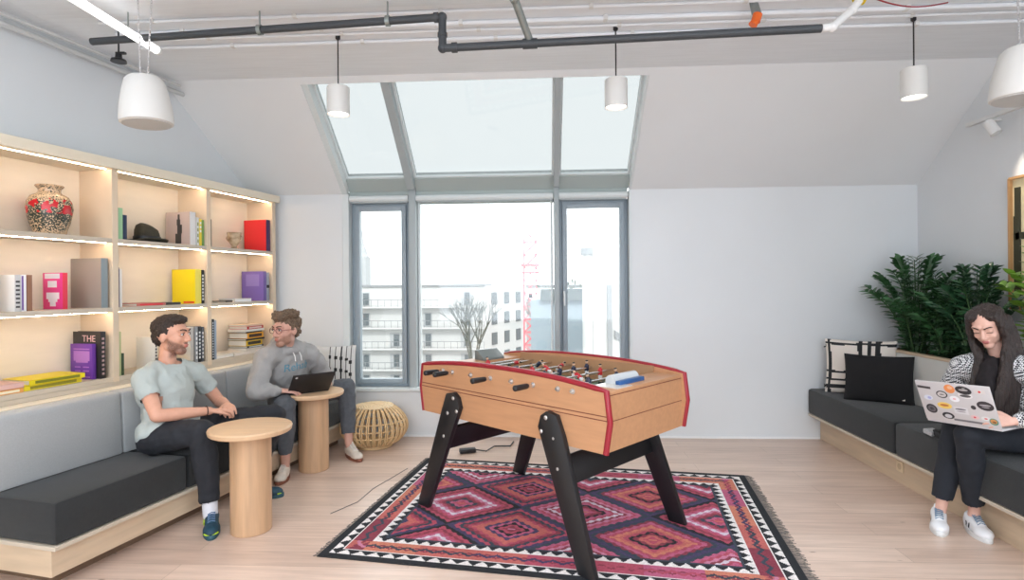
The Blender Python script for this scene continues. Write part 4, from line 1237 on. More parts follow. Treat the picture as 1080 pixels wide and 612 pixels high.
# ------------------------------------------------------------------ kilim rug
RUGA = math.radians(-8.3); RL, RWd = 2.49, 1.745
C_ = {k: lin(*v) for k, v in dict(black=(46, 48, 52), slate=(62, 70, 84), navy=(72, 62, 98), crim=(176, 54, 84), wine=(138, 44, 66), mag=(186, 76, 118), pink=(198, 116, 148), oran=(192, 86, 78), oran2=(202, 112, 82), lil=(214, 200, 214), white=(232, 226, 224), brown=(120, 66, 60)).items()}
def hsh(i, j=0): return (math.sin(i * 12.9898 + j * 78.233) * 43758.5453) % 1
def tri(x, p):
    x = (x / p) % 1
    return 1 - abs(2 * x - 1)
def rugcol(x, y):
    dx, dy = min(x, RL - x), min(y, RWd - y)
    if dx < dy * 1.0: e, al = dx, y
    else: e, al = dy, x
    if e < 0.045: return 'black'
    if e < 0.095:
        return 'white' if (e - 0.045) / 0.05 < tri(al, 0.085) else 'black'
    if e < 0.105: return 'white'
    if e < 0.215:
        k = int(al / 0.30 + 0.3); q = (e - 0.105) / 0.11
        base = ('crim', 'oran', 'wine', 'mag', 'crim', 'oran2')[int(hsh(k, 3 if dx < dy else 8) * 6)]
        z = tri(al, 0.10)
        if abs(q - 0.5 - 0.28 * (z - 0.5)) < 0.10: return ('pink', 'navy', 'slate', 'crim')[int(hsh(k, 1) * 4)]
        if abs(q - 0.5 + 0.3 * (z - 0.5)) < 0.07: return 'wine'
        return base
    if e < 0.225: return 'white'
    if e < 0.27:
        return 'white' if (e - 0.225) / 0.045 < tri(al, 0.07) else 'black'
    if e < 0.285: return 'slate'
    # field: staggered diamonds
    best = None
    u, v = (x - 0.96) / 0.405, (y - 0.51) / 0.335
    # cell coords of diamond lattice
    a, b = (u + v) / 2, (u - v) / 2
    ia, ib = round(a), round(b)
    du, dv = (a - ia) + (b - ib), (a - ia) - (b - ib)
    q = abs(du) + abs(dv)
    kind = (ia - ib)
    # which family: rows alternate
    row = ia - ib
    typeA = (row % 2 == 0)
    h = hsh(ia * 3 + 1, ib * 5)
    # rows of stepped triangles between neighbouring bands
    A_ = (['oran2', 'crim', 'oran', 'wine', 'black', 'crim', 'oran', 'oran2', 'crim', 'mag', 'wine', 'slate', 'navy'],
          ['pink', 'wine', 'crim', 'black', 'mag', 'navy', 'oran', 'oran', 'crim', 'wine', 'slate', 'crim', 'navy'])[1 if h > 0.55 else 0]
    B_ = (['oran2', 'mag', 'crim', 'wine', 'black', 'mag', 'crim', 'lil', 'wine', 'pink', 'crim', 'mag', 'slate'],
          ['oran', 'crim', 'mag', 'slate', 'wine', 'crim', 'pink', 'lil', 'mag', 'crim', 'wine', 'crim', 'black'])[1 if h > 0.5 else 0]
    L = A_ if typeA else B_
    nb = len(L)
    al = abs(du) * 0.405 + abs(dv) * 0.0
    k = q * nb
    i0 = int(k); f = k - i0
    tooth = tri(al + 0.017 * (i0 % 2), 0.046)
    i1 = i0 if f < 0.30 + 0.70 * tooth else i0 + 1
    return L[min(max(i1, 0), nb - 1)]
rug = thing('kilim_rug', 'red, pink and black diamond patterned kilim rug under the football table', 'rug', (-1.22, 2.985, 0), RUGA)
CS = 0.0075
nx, ny = int(RL / CS), int(RWd / CS)
verts = [(i * RL / nx, j * RWd / ny, 0.006 + 0.0006 * noise.noise(V((i * .05, j * .05, 0)))) for i in range(nx + 1) for j in range(ny + 1)]
faces = [(i * (ny + 1) + j, (i + 1) * (ny + 1) + j, (i + 1) * (ny + 1) + j + 1, i * (ny + 1) + j + 1) for i in range(nx) for j in range(ny)]
b0 = len(verts)
verts += [(0, 0, 0), (RL, 0, 0), (RL, RWd, 0), (0, RWd, 0)]
cn = [0, nx * (ny + 1), nx * (ny + 1) + ny, ny]
faces += [(b0 + 3, b0 + 2, b0 + 1, b0)]
faces += [(b0, b0 + 1, cn[1], cn[0]), (b0 + 1, b0 + 2, cn[2], cn[1]), (b0 + 2, b0 + 3, cn[3], cn[2]), (b0 + 3, b0, cn[0], cn[3])]
me = bpy.data.meshes.new('weave'); me.from_pydata(verts, [], faces)
ca = me.color_attributes.new('weave_colour', 'FLOAT_COLOR', 'CORNER')
cols = []
rr = random.Random(5)
for i in range(nx):
    for j in range(ny):
        c = C_[rugcol((i + .5) * RL / nx, (j + .5) * RWd / ny)]
        f = rr.uniform(0.86, 1.1)
        ab4 = [c[0] * f, c[1] * f, c[2] * f, 1.0]
        cols += ab4 * 4
cols += [0.03, 0.03, 0.03, 1.0] * (4 * 5)
ca.data.foreach_set('color', cols)
rm = bpy.data.materials.new('kilim_weave'); rm.use_nodes = True
nt = rm.node_tree; bb = nt.nodes['Principled BSDF']; at = nt.nodes.new('ShaderNodeAttribute'); at.attribute_name = 'weave_colour'
nz = nt.nodes.new('ShaderNodeTexNoise'); nz.inputs['Scale'].default_value = 9; tcx = nt.nodes.new('ShaderNodeTexCoord'); nt.links.new(tcx.outputs['Object'], nz.inputs['Vector'])
hs = nt.nodes.new('ShaderNodeHueSaturation'); hs.inputs['Saturation'].default_value = 0.88
mr = nt.nodes.new('ShaderNodeMapRange'); mr.inputs[3].default_value = 0.85; mr.inputs[4].default_value = 1.2
nt.links.new(nz.outputs['Fac'], mr.inputs[0]); nt.links.new(mr.outputs[0], hs.inputs['Value'])
nt.links.new(at.outputs['Color'], hs.inputs['Color']); nt.links.new(hs.outputs[0], bb.inputs['Base Color']); bb.inputs['Roughness'].default_value = 0.95
bb.inputs['Specular IOR Level'].default_value = 0.2
me.materials.append(rm)
link('weave', me, rug)
m = MB(); r_ = random.Random(3)
for side in (0, 1):
    for k in range(230):
        y = RWd * (k + 0.5) / 230
        L = r_.uniform(0.035, 0.06) if side else r_.uniform(0.015, 0.03)
        x0_ = RL if side else 0; sg = 1 if side else -1
        m.tube([V((x0_ - 0.003 * sg, y, 0.004)), V((x0_ + sg * L * 0.5, y + r_.uniform(-.006, .006), 0.005)), V((x0_ + sg * L, y + r_.uniform(-.012, .012), 0.003))], 0.0017, seg=4)
o = m.build('fringe', mat('fringe_cotton', lin(120, 112, 106), 0.9), rug); o['kind'] = 'stuff'

# ------------------------------------------------------------------ table football
FC = V((0.009, 3.585, 0)); FA = math.radians(-41.5)
ft = thing('football_table', 'wooden table football game with red trim on black splayed legs, standing on the rug', 'football table', tuple(FC), FA)
BEECH = mat('table_beech', lin(194, 144, 105), 0.42, noise_amt=0.06, noise_scale=5, stretch=(1, 8, 8), bump=0.0)
BEECHI = mat('table_inner_beech', lin(176, 134, 98), 0.5, noise_amt=0.06, noise_scale=5)
REDT = mat('red_trim', lin(150, 28, 44), 0.28)
GRVM = mat('groove_dark_red', lin(110, 48, 36), 0.6)
BOLT = mat('bolt_steel', (0.62, 0.62, 0.62), 0.3, metal=0.9)
HW = 0.385
def side_poly(v):
    P = [(-0.735, 0.613), (-0.762, 0.77), (-0.742, 0.922)]
    for i in range(1, 24):
        u = -0.742 + 1.484 * i / 24
        P.append((u, 0.922 + 0.045 * (1 - abs(u / 0.742) ** 2.4)))
    P += [(0.742, 0.922), (0.762, 0.77), (0.735, 0.613)]
    return P
SP = side_poly(0)
for sg in (-1, 1):
    m = MB()
    m.prism([V((u, sg * HW - 0.013, z)) for u, z in SP], (0, 0.026, 0))
    side = m.build('side_panel', BEECH, ft, smooth=30)
    m = MB(); yo = sg * (HW + 0.0135)
    for dz in (0.0, 0.021):
        m.box((0, yo, 0.80 - dz), (1.515, 0.002, 0.004))
    m.build('groove', GRVM, side)
    m = MB()
    ring = [(u, z) for u, z in SP]
    pts = [V((u, sg * (HW + 0.004), z)) for u, z in ring]
    m.tube(pts, 0.0155, seg=10)
    m.build('red_rail', REDT, ft, smooth=50)
for sg in (-1, 1):
    m = MB(); m.box((sg * 0.722, 0, 0.765), (0.024, 2 * HW - 0.026, 0.30)); 
    e = m.build('end_panel', BEECH, ft, smooth=0)
    m = MB(); m.box((sg * 0.7345, 0, 0.765), (0.002, 2 * HW - 0.03, 0.003)); m.box((sg * 0.7345, 0, 0.895), (0.002, 2 * HW - 0.03, 0.003)); m.build('groove', GRVM, e)
    m = MB(); m.box((sg * 0.648, 0, 0.906), (0.175, 2 * HW - 0.028, 0.020), bevel=0.004); m.box((sg * 0.562, 0, 0.865), (0.012, 2 * HW - 0.028, 0.08))
    m.build('end_shelf', BEECH, ft, smooth=30)
m = MB(); m.box((0, 0, 0.628), (1.43, 2 * HW - 0.028, 0.024)); m.build('bottom_board', BEECH, ft, smooth=0)
m = MB(); m.box((0, 0, 0.815), (1.12, 2 * HW - 0.028, 0.012)); pfd = m.build('playfield', mat('playfield_green', lin(92, 112, 92), 0.5), ft, smooth=0)
m = MB(); m.box((0, 0, 0.8215), (0.008, 0.74, 0.001))
for sg in (-1, 1):
    m.box((sg * 0.43, 0, 0.8215), (0.006, 0.40, 0.001)); m.box((sg * 0.49, 0.2, 0.8215), (0.12, 0.006, 0.001)); m.box((sg * 0.49, -0.2, 0.8215), (0.12, 0.006, 0.001))
m.build('pitch_lines', WHITEP, pfd, smooth=0)
for sg in (-1, 1):
    m = MB()
    m.box((0, sg * (HW - 0.022), 0.885), (1.11, 0.014, 0.13)); m.build('inner_rail', BEECHI, ft, smooth=0)
TEAM = {'r': mat('player_red', lin(196, 40, 48), 0.35), 'b': mat('player_navy', lin(38, 42, 66), 0.35)}
SKT = mat('player_skin', lin(220, 180, 150), 0.4); SHT = mat('player_shorts', lin(225, 225, 225), 0.4); HAIRT = mat('player_hair', lin(40, 32, 28), 0.5)
rods = [(-0.591, 1, 'r', 1), (-0.427, 2, 'r', 1), (-0.252, 3, 'b', 0), (-0.077, 5, 'r', 1), (0.096, 5, 'b', 0), (0.263, 3, 'r', 1), (0.440, 2, 'b', 0), (0.612, 1, 'b', 0)]
ZR = 0.900
rnd = random.Random(11)
sp_ = {1: [0], 2: [-0.12, 0.12], 3: [-0.19, 0, 0.19], 5: [-0.24, -0.12, 0, 0.12, 0.24]}
for ri, (u, n, team, near) in enumerate(rods):
    u = u * 0.88 if abs(u) > 0.5 else u
    sh = rnd.uniform(-0.05, 0.05) if n > 1 else 0
    sgn = -1 if near else 1
    v0 = sgn * (HW + 0.05) if near else -(HW + 0.022)
    va, vb = (-(HW + 0.07), HW + 0.03) if near else (-(HW + 0.03), HW + 0.07)
    m = MB(); m.cyl((u, va, ZR), (u, vb, ZR), 0.0075, seg=12)
    rod = m.build('rod', CHROME, ft)
    m = MB(); hv = sgn * (HW + 0.055)
    m.cyl((u, hv, ZR), (u, hv + sgn * 0.012, ZR), 0.012, 0.015, seg=16); m.cyl((u, hv + sgn * 0.012, ZR), (u, hv + sgn * 0.10, ZR), 0.015, 0.017, seg=16); m.ell((u, hv + sgn * 0.10, ZR), (0.017, 0.010, 0.017))
    m.build('handle', BLACKM, rod)
    for s2 in (-1, 1):
        m = MB(); m.cyl((u, s2 * (HW + 0.012), ZR), (u, s2 * (HW + 0.018), ZR), 0.0155, 0.014, seg=18); m.cyl((u, s2 * (HW + 0.018), ZR), (u, s2 * (HW + 0.026), ZR), 0.010, 0.009, seg=16); m.build('bearing', BOLT, rod)
    for v in sp_[n]:
        ang = rnd.choice((0, 0, 0.2, -0.3, 0.9, -1.0, 1.4))
        R = Matrix.Rotation(ang, 4, 'Y')
        o = V((u, v * 1.15 + sh, ZR))
        T_ = lambda p: o + R.to_3x3() @ V(p)
        m = MB()
        m.mi = 0
        m.cap(T_((0, 0, -0.010)), T_((0, 0, 0.016)), 0.0145, 0.013, seg=10)            # shirt
        m.cap(T_((0, -0.017, 0.014)), T_((0, -0.016, -0.014)), 0.005, seg=8); m.cap(T_((0, 0.017, 0.014)), T_((0, 0.016, -0.014)), 0.005, seg=8)
        m.mi = 1; m.ell(T_((0, 0, 0.040)), (0.0095,) * 3, seg=10, rg=8)
        m.mi = 3; m.ell(T_((0, 0, 0.046)), (0.0095, 0.0095, 0.006), seg=10, rg=6)
        m.mi = 2; m.cap(T_((0, -0.006, -0.022)), T_((0, -0.006, -0.034)), 0.009, seg=8); m.cap(T_((0, 0.006, -0.022)), T_((0, 0.006, -0.034)), 0.009, seg=8)
        m.mi = 1; m.cyl(T_((0, 0, -0.034)), T_((0.004, 0, -0.060)), 0.009, 0.008, seg=8)
        m.mi = 4; m.box(T_((0.006, 0, -0.066)), (0.024, 0.022, 0.014), M=R)
        m.build('player', [TEAM[team], SKT, SHT, HAIRT, BLACKM], rod, smooth=50)
# score counters on the end shelves
for sg, body, strip, lab in ((1, lin(206, 210, 212), lin(46, 92, 150), 'clear grey roller with a blue strip'), (-1, lin(120, 126, 124), lin(170, 180, 170), 'dark grey sloping counter')):
    m = MB()
    cx, cy = sg * 0.625, (-0.06 if sg > 0 else 0.10)
    if sg > 0:
        m.rings([[V((cx - 0.01 + 0.032 * math.cos(a), cy + q * 0.115, 0.930 + 0.034 * math.sin(a) )) for a in [PI * i / 12 for i in range(13)]] + [V((cx - 0.042, cy + q * 0.115, 0.917)), V((cx + 0.022, cy + q * 0.115, 0.917))] for q in (-1, 1)])
    else:
        m.prism([V((cx - 0.05, cy - 0.09, 0.916)), V((cx + 0.05, cy - 0.09, 0.916)), V((cx + 0.05, cy - 0.09, 0.93)), V((cx - 0.03, cy - 0.09, 0.985)), V((cx - 0.05, cy - 0.09, 0.985))], (0, 0.20, 0), bevel=0.003)
    o = m.build('score_counter', mat('counter_%s' % ('clear' if sg > 0 else 'dark'), body, 0.25), ft, smooth=40); o['label'] = lab
    m = MB()
    m.box((cx + 0.040 * sg, cy, 0.926), (0.030, 0.235 if sg > 0 else 0.16, 0.024), bevel=0.003)
    m.build('counter_strip', mat('counter_strip_%d' % sg, strip, 0.4), o)
    m = MB(); m.box((sg * 0.648, -0.20, 0.917), (0.15, 0.14, 0.003)); m.build('cup_plate', mat('clear_plate', lin(222, 218, 210), 0.2), ft)
# legs
LP = [(0.325, 0.690), (0.345, 0.752), (0.385, 0.780), (0.452, 0.766), (0.497, 0.660), (0.720, 0.0075), (0.612, 0.0075)]
for su in (-1, 1):
    for sv in (-1, 1):
        m = MB()
        a = [V((su * u, sv * (HW + 0.0135 + max(0, 0.62 - z) * 0.05), z)) for u, z in LP]
        m.prism(a, (0, sv * 0.034, 0), bevel=0.003)
        leg = m.build('leg', BLACKM, ft, smooth=30)
        for (u, z) in ((0.382, 0.745), (0.350, 0.668), (0.437, 0.645), (0.470, 0.495)):
            vb_ = sv * (HW + 0.0135 + max(0, 0.62 - z) * 0.05 + 0.034)
            m = MB(); m.ell((su * u, vb_, z), (0.0125, 0.006, 0.0125), seg=14, rg=8); m.build('bolt', BOLT, leg)
    m = MB()
    R = Matrix.Rotation(-su * 0.33, 4, 'Y')
    m.box((su * 0.478, 0, 0.475), (0.030, 2 * HW + 0.05, 0.15), M=R, bevel=0.003)
    m.build('cross_board', BLACKM, ft, smooth=30)
m = MB()
m.box((-0.545, -0.40 - 0.0, 0.49), (0.05, 0.07, 0.15)); m.build('leg_bracket', BLACKM, ft) if False else m.bm.free()
# small cable on the floor behind the table
m = MB(); m.tube([V((-0.72, 4.86, 0.012)), V((-0.62, 4.92, 0.02)), V((-0.50, 4.90, 0.012)), V((-0.44, 5.02, 0.02)), V((-0.30, 5.06, 0.012)), V((-0.28, 5.2, 0.012))], 0.006)
m.box((-0.66, 4.88, 0.022), (0.14, 0.06, 0.035), rz=0.3, bevel=0.006)
tag(m.build('power_cable', BLACKM), 'black cable with an adapter lying on the floor behind the football table', 'cable')
m = MB(); m.tube([V((-1.36, 3.55, 0.002)), V((-1.25, 3.75, 0.002)), V((-1.22, 4.0, 0.002)), V((-1.14, 4.25, 0.002)), V((-1.08, 4.45, 0.002))], 0.0022, seg=5)
tag(m.build('floor_cord', DKPIPE), 'thin dark cord on the floor between the left tables and the rug', 'cord')

# ------------------------------------------------------------------ people
def unit(v): return V(v).normalized()
def frame_from(fwd, up):
    f = unit(fwd); u = V(up); u = (u - f * u.dot(f)).normalized(); l = u.cross(f)   # l = person's left
    return Matrix(((l.x, f.x, u.x), (l.y, f.y, u.y), (l.z, f.z, u.z)))   # columns l, f, u
def lf(o, R, p): return V(o) + R @ V(p)

def head_prims(mb, c, R, s=1.0, fem=False):
    M = R.to_4x4()
    E = lambda p, r, rot=None: mb.ell(lf(c, R, [q * s for q in p]), [q * s for q in r], M=(M @ rot) if rot else M, seg=24, rg=16)
    E((0, -0.014, 0.030), (0.073, 0.093, 0.080))
    E((0, 0.022, -0.012), (0.060, 0.066, 0.088))
    w = 0.050 if fem else 0.056
    E((0, 0.008, -0.058), (w, 0.060, 0.042))
    E((0, 0.052, -0.086), (0.027 if fem else 0.033, 0.030, 0.026))
    C = lambda a, b, r0, r1: mb.cap(lf(c, R, [q * s for q in a]), lf(c, R, [q * s for q in b]), r0 * s, r1 * s)
    C((0, 0.084, 0.020), (0, 0.104, -0.020), 0.0085, 0.0115)
    for sg in (-1, 1):
        E((sg * 0.010, 0.094, -0.026), (0.0085, 0.010, 0.007))
        E((sg * 0.031, 0.056, -0.020), (0.024, 0.025, 0.024))
        E((sg * 0.075, -0.004, -0.002), (0.009, 0.020, 0.030), Matrix.Rotation(sg * 0.35, 4, 'Z'))
        C((sg * 0.012, 0.083, 0.038), (sg * 0.044, 0.070, 0.036), 0.011, 0.010)
        # eyelids
        E((sg * 0.031, 0.0735, 0.014), (0.0165, 0.0135, 0.0115))
    E((0, 0.083, -0.050), (0.021, 0.012, 0.0065))
    E((0, 0.081, -0.060), (0.019, 0.012, 0.0065))

def hand_prims(mb, w, d, n, t, curl=0.5, s=1.0, spread=0.12, thumb=0.5):
    """w wrist, d finger direction, n palm normal (palm side), t thumb side"""
    d = unit(d); n = V(n); n = (n - d * n.dot(d)).normalized(); t = V(t); t = (t - d * t.dot(d) - n * t.dot(n)).normalized()
    w = V(w)
    ends = []
    for i, off in enumerate((0.030, 0.010, -0.010, -0.029)):
        k = w + d * (0.088 - (0.010 if i == 3 else 0.0)) * s + t * off * s
        mb.cap(w + d * 0.010 * s + t * off * 0.45 * s, k, 0.0145 * s, 0.0118 * s)
        L = (0.070, 0.078, 0.073, 0.058)[i] * s
        ang = 0.0; p = k; dd = (d + t * (spread * (1.2 - i * 0.8))).normalized()
        c_ = curl * (0.9 + 0.12 * i)
        for j, (fr, r0, r1) in enumerate(((0.44, 0.0098, 0.0088), (0.31, 0.0088, 0.0080), (0.25, 0.0080, 0.0068))):
            ang += c_ * (0.55, 0.75, 0.45)[j]
            q = p + (dd * math.cos(ang) + n * math.sin(ang)) * L * fr
            mb.cap(p, q, r0 * s, r1 * s, seg=10); p = q
    # web of the palm
    mb.cap(w + d * 0.03 * s + t * 0.018 * s, w + d * 0.07 * s + t * 0.02 * s, 0.014 * s, 0.012 * s)
    mb.cap(w + d * 0.03 * s - t * 0.016 * s, w + d * 0.07 * s - t * 0.016 * s, 0.014 * s, 0.012 * s)
    a = w + d * 0.022 * s + t * 0.022 * s
    b = a + (t * 0.75 + d * 0.7 + n * 0.35 * thumb).normalized() * 0.042 * s
    c = b + (t * 0.25 + d * 0.9 + n * 0.6 * thumb).normalized() * 0.032 * s
    e = c + (d * 0.9 - t * 0.1 + n * 0.7 * thumb).normalized() * 0.024 * s
    mb.cap(a, b, 0.0155 * s, 0.0115 * s); mb.cap(b, c, 0.0115 * s, 0.0100 * s); mb.cap(c, e, 0.0100 * s, 0.0085 * s)

def torso_prims(mb, P, g=0.0, fem=False):
    """P: hips hl hr, chest, neck, shoulders sl sr; g = extra thickness (clothes)"""
    hc = (P['hl'] + P['hr']) / 2
    lat = (P['sl'] - P['sr']).normalized()
    hlat = (P['hl'] - P['hr']).normalized()
    up = (P['neck'] - hc).normalized()
    fwd = lat.cross(up).normalized() * 1.0
    if fwd.dot(P['fwd']) < 0: fwd = -fwd
    def M(l):
        f = V(P['fwd']); u = up; l = (l - u * l.dot(u)).normalized(); f = u.cross(l)
        if f.dot(V(P['fwd'])) < 0: f = -f
        return Matrix(((l.x, f.x, u.x), (l.y, f.y, u.y), (l.z, f.z, u.z))).to_4x4()
    sc = 0.88 if fem else 1.0
    c = P['chest']
    waist = hc.lerp(c, 0.48) + V(P.get('belly', (0, 0, 0)))
    mb.ell(hc + V((0, 0, 0.01)), (0.165 * sc + g, 0.115 * sc + g, 0.115 + g), M=M(hlat), seg=28, rg=18)
    mb.ell(waist, (0.135 * sc + g, 0.098 * sc + g, 0.14 + g), M=M(hlat.lerp(lat, .5)), seg=28, rg=18)
    mb.ell(c, (0.162 * sc + g, 0.108 * sc + g, 0.155 + g), M=M(lat), seg=28, rg=18)
    mb.ell(c.lerp(P['neck'], 0.55), (0.15 * sc + g, 0.085 * sc + g, 0.075 + g), M=M(lat), seg=28, rg=18)
    for s_ in ('sl', 'sr'):
        mb.cap(P['neck'] + (P[s_] - P['neck']) * 0.10 - up * 0.0, P[s_] - (P[s_] - P['neck']).normalized() * 0.012, 0.044 * sc + g, 0.052 * sc + g)
    return hc, up, lat

def arm(mb, sh, el, wr, g=0.0, sc=1.0):
    mb.cap(sh, el, 0.049 * sc + g, 0.038 * sc + g)
    mid = V(sh).lerp(V(el), 0.45); mb.cap(V(sh).lerp(V(el), 0.25), mid, 0.050 * sc + g, 0.048 * sc + g)
    mb.cap(el, V(el).lerp(V(wr), 0.35), 0.039 * sc + g, 0.040 * sc + g)
    mb.cap(V(el).lerp(V(wr), 0.35), wr, 0.040 * sc + g, 0.025 * sc + g)

def leg(mb, hip, kn, an, g=0.0, sc=1.0, ankle_g=None):
    ag = g if ankle_g is None else ankle_g
    mb.cap(hip, kn, 0.084 * sc + g, 0.056 * sc + g)
    m_ = V(kn).lerp(V(an), 0.32)
    mb.cap(kn, m_, 0.054 * sc + g, 0.053 * sc + g)
    mb.cap(m_, an, 0.053 * sc + g, 0.034 * sc + ag)

def folds(amp, sc=(14, 14, 14), seed=0, dirv=None):
    def f(co, n):
        p = V((co.x * sc[0], co.y * sc[1], co.z * sc[2])) + V((seed, seed * 2, 0))
        a = noise.noise(p) + 0.5 * noise.noise(p * 2.3)
        r = 1 - abs(noise.noise(p * 0.8 + V((7, 3, 1)))) * 2.2
        return n * (amp * (a * 0.7 + max(0, r) * 0.6))
    return f

def shoe(mb_root, parent, heel, toe, ankle, cols, L=None, label=None):
    """cols: upper, sole, accent, lace, sock"""
    heel, toe, ankle = V(heel), V(toe), V(ankle)
    d = (toe - heel); d.z = 0; L = d.length; d.normalize(); sd = V((0, 0, 1)).cross(d)
    R = Matrix(((d.x, sd.x, 0), (d.y, sd.y, 0), (0, 0, 1)))
    z0 = heel.z
    T_ = lambda x, y, z: heel + R @ V((x, y, 0)) + V((0, 0, z))
    k = L / 0.28
    m = MB()
    M4 = R.to_4x4()
    m.ell(T_(0.045 * k, 0, 0.050), (0.045 * k, 0.035, 0.050), M=M4); m.ell(T_(0.06 * k, 0, 0.078), (0.048 * k, 0.036, 0.035), M=M4)
    m.cap(T_(0.07 * k, 0, 0.070), T_(0.16 * k, 0, 0.052), 0.040, 0.036)
    m.ell(T_(0.20 * k, 0, 0.036), (0.078 * k, 0.046, 0.034), M=M4); m.ell(T_(0.12 * k, 0, 0.035), (0.11 * k, 0.040, 0.034), M=M4)
    top = heel.z + 0.105
    me = blob(m, 0.005, 5)
    accent = lambda c, n: 1 if (cols[2] and abs((R.transposed() @ (c - heel)).y) > 0.028 and 0.07 * k < (R.transposed() @ (c - heel)).x < 0.13 * k and 0.03 < c.z - z0 < 0.06 and math.sin((R.transposed() @ (c - heel)).x * 190) > 0.1) else 0
    sh = finish(me, 'shoe', [cols[0], cols[2] or cols[0]], parent, True, matfn=accent, cuts=[lambda c: c.z < z0 + 0.012])
    if label: sh['label'] = label
    # sole
    out = []
    N = 40
    for i in range(N):
        a = 2 * PI * i / N
        x = L / 2 + L / 2 * 1.02 * math.cos(a)
        t = x / L
        w = (0.034 + 0.013 * math.sin(PI * min(1, max(0, t * 1.0)) ** 1.4)) * (abs(math.sin(a)) ** 0.62) * (1 if math.sin(a) >= 0 else -1)
        out.append((x, w))
    s = MB(); s.rings([[T_(x * f + L / 2 * (1 - f), w * f, z) for x, w in out] for f, z in ((0.97, 0.0), (1.0, 0.006), (1.0, 0.022), (0.97, 0.027))])
    s.build('sole', cols[1], sh, world=True, smooth=50)
    # tongue + laces
    la = MB()
    for j in range(6):
        x = 0.100 * k + 0.015 * j * k; zz = 0.1135 - 0.0040 * j - 0.0005 * j * j
        wv = 0.020
        la.tube([T_(x, -wv, zz - 0.0055), T_(x + 0.004, 0, zz), T_(x + 0.008, wv, zz - 0.0055)], 0.0028, seg=6)
        la.tube([T_(x + 0.012 * k, -wv, zz - 0.0085), T_(x + 0.004, 0, zz + 0.001), T_(x, wv, zz - 0.005)], 0.0026, seg=6)
    la.build('laces', cols[3], sh, world=True)
    tg = MB(); tg.ell(T_(0.088 * k, 0, 0.114), (0.010, 0.024, 0.026), M=M4 @ Matrix.Rotation(-0.35, 4, 'Y')); tg.build('tongue', cols[0], sh, world=True)
    tg = MB(); tg.box(T_(0.0985 * k, 0, 0.124), (0.003, 0.026, 0.012), M=M4 @ Matrix.Rotation(-0.35, 4, 'Y')); tg.build('tongue_label', cols[4] if len(cols) > 4 else cols[3], sh, world=True)
    return sh

def face_details(parent, c, R, s, iris, brow, closed=False):
    for sg in (-1, 1):
        if not closed:
            m = MB(); m.mi = 0
            m.ell(lf(c, R, (sg * 0.031 * s, 0.0775 * s, 0.0125 * s)), (0.0125 * s, 0.0115 * s, 0.0068 * s), M=R.to_4x4())
            m.mi = 1
            m.ell(lf(c, R, (sg * 0.032 * s, 0.0865 * s, 0.0125 * s)), (0.0052 * s, 0.0035 * s, 0.0056 * s), M=R.to_4x4())
            m.build('eye', [mat('eye_white', (0.75, 0.73, 0.71), 0.3), iris], parent, world=True)
        m = MB()
        zl = 0.020 if not closed else 0.008
        m.tube([lf(c, R, (sg * x * s, y * s, z * s)) for x, y, z in ((0.016, 0.085, zl - 0.003), (0.024, 0.0893, zl + 0.001), (0.033, 0.0885, zl + 0.0005), (0.045, 0.080, zl - 0.004))], 0.0016 * s, seg=6)
        m.build('eyelash', mat('lash_dark', (0.02, 0.014, 0.01), 0.8), parent, world=True)
        m = MB()
        m.tube([lf(c, R, (sg * x * s, y * s, z * s)) for x, y, z in ((0.012, 0.0935, 0.033), (0.024, 0.0925, 0.039), (0.036, 0.085, 0.041), (0.050, 0.071, 0.036))], 0.0035 * s, seg=6)
        m.build('eyebrow', brow, parent, world=True)

def head_mats(c, R, s, beard, fem=False, z_neck=-10):
    Ri = R.transposed()
    def f(co, n):
        p = Ri @ (co - V(c)) / s
        if p.length > 0.16: return 0
        x, y, z = p
        if abs(x) < 0.023 and y > 0.086 and -0.0665 < z < -0.044: return 1
        if beard:
            if z < -0.036 and y > 0.085 and z > -0.045 and abs(x) < 0.026: return 2
            jaw = z < -0.045 + 0.0 and z > -0.125 and y > -0.01
            side = abs(x) > 0.050 and -0.07 < z < 0.0 and 0.0 < y < 0.05
            if jaw or side: return 2
        return 0
    return f

def beard_skin(skin, col):
    m = skin.copy(); m.name = skin.name + '_bearded'
    nt = m.node_tree; b = nt.nodes['Principled BSDF']
    at = nt.nodes.new('ShaderNodeAttribute'); at.attribute_name = 'beard'
    nz = nt.nodes.new('ShaderNodeTexNoise'); nz.inputs['Scale'].default_value = 160
    mr = nt.nodes.new('ShaderNodeMapRange'); mr.inputs[1].default_value = 0.3; mr.inputs[2].default_value = 0.7; mr.inputs[3].default_value = 0.55; mr.inputs[4].default_value = 1.0
    nt.links.new(nz.outputs['Fac'], mr.inputs[0])
    mu = nt.nodes.new('ShaderNodeMath'); mu.operation = 'MULTIPLY'; nt.links.new(at.outputs['Fac'], mu.inputs[0]); nt.links.new(mr.outputs[0], mu.inputs[1])
    mx = nt.nodes.new('ShaderNodeMixRGB'); nt.links.new(mu.outputs[0], mx.inputs[0])
    src = b.inputs['Base Color'].links[0].from_socket
    nt.links.new(src, mx.inputs[1]); mx.inputs[2].default_value = tuple(col) + (1,)
    nt.links.new(mx.outputs[0], b.inputs['Base Color'])
    return m

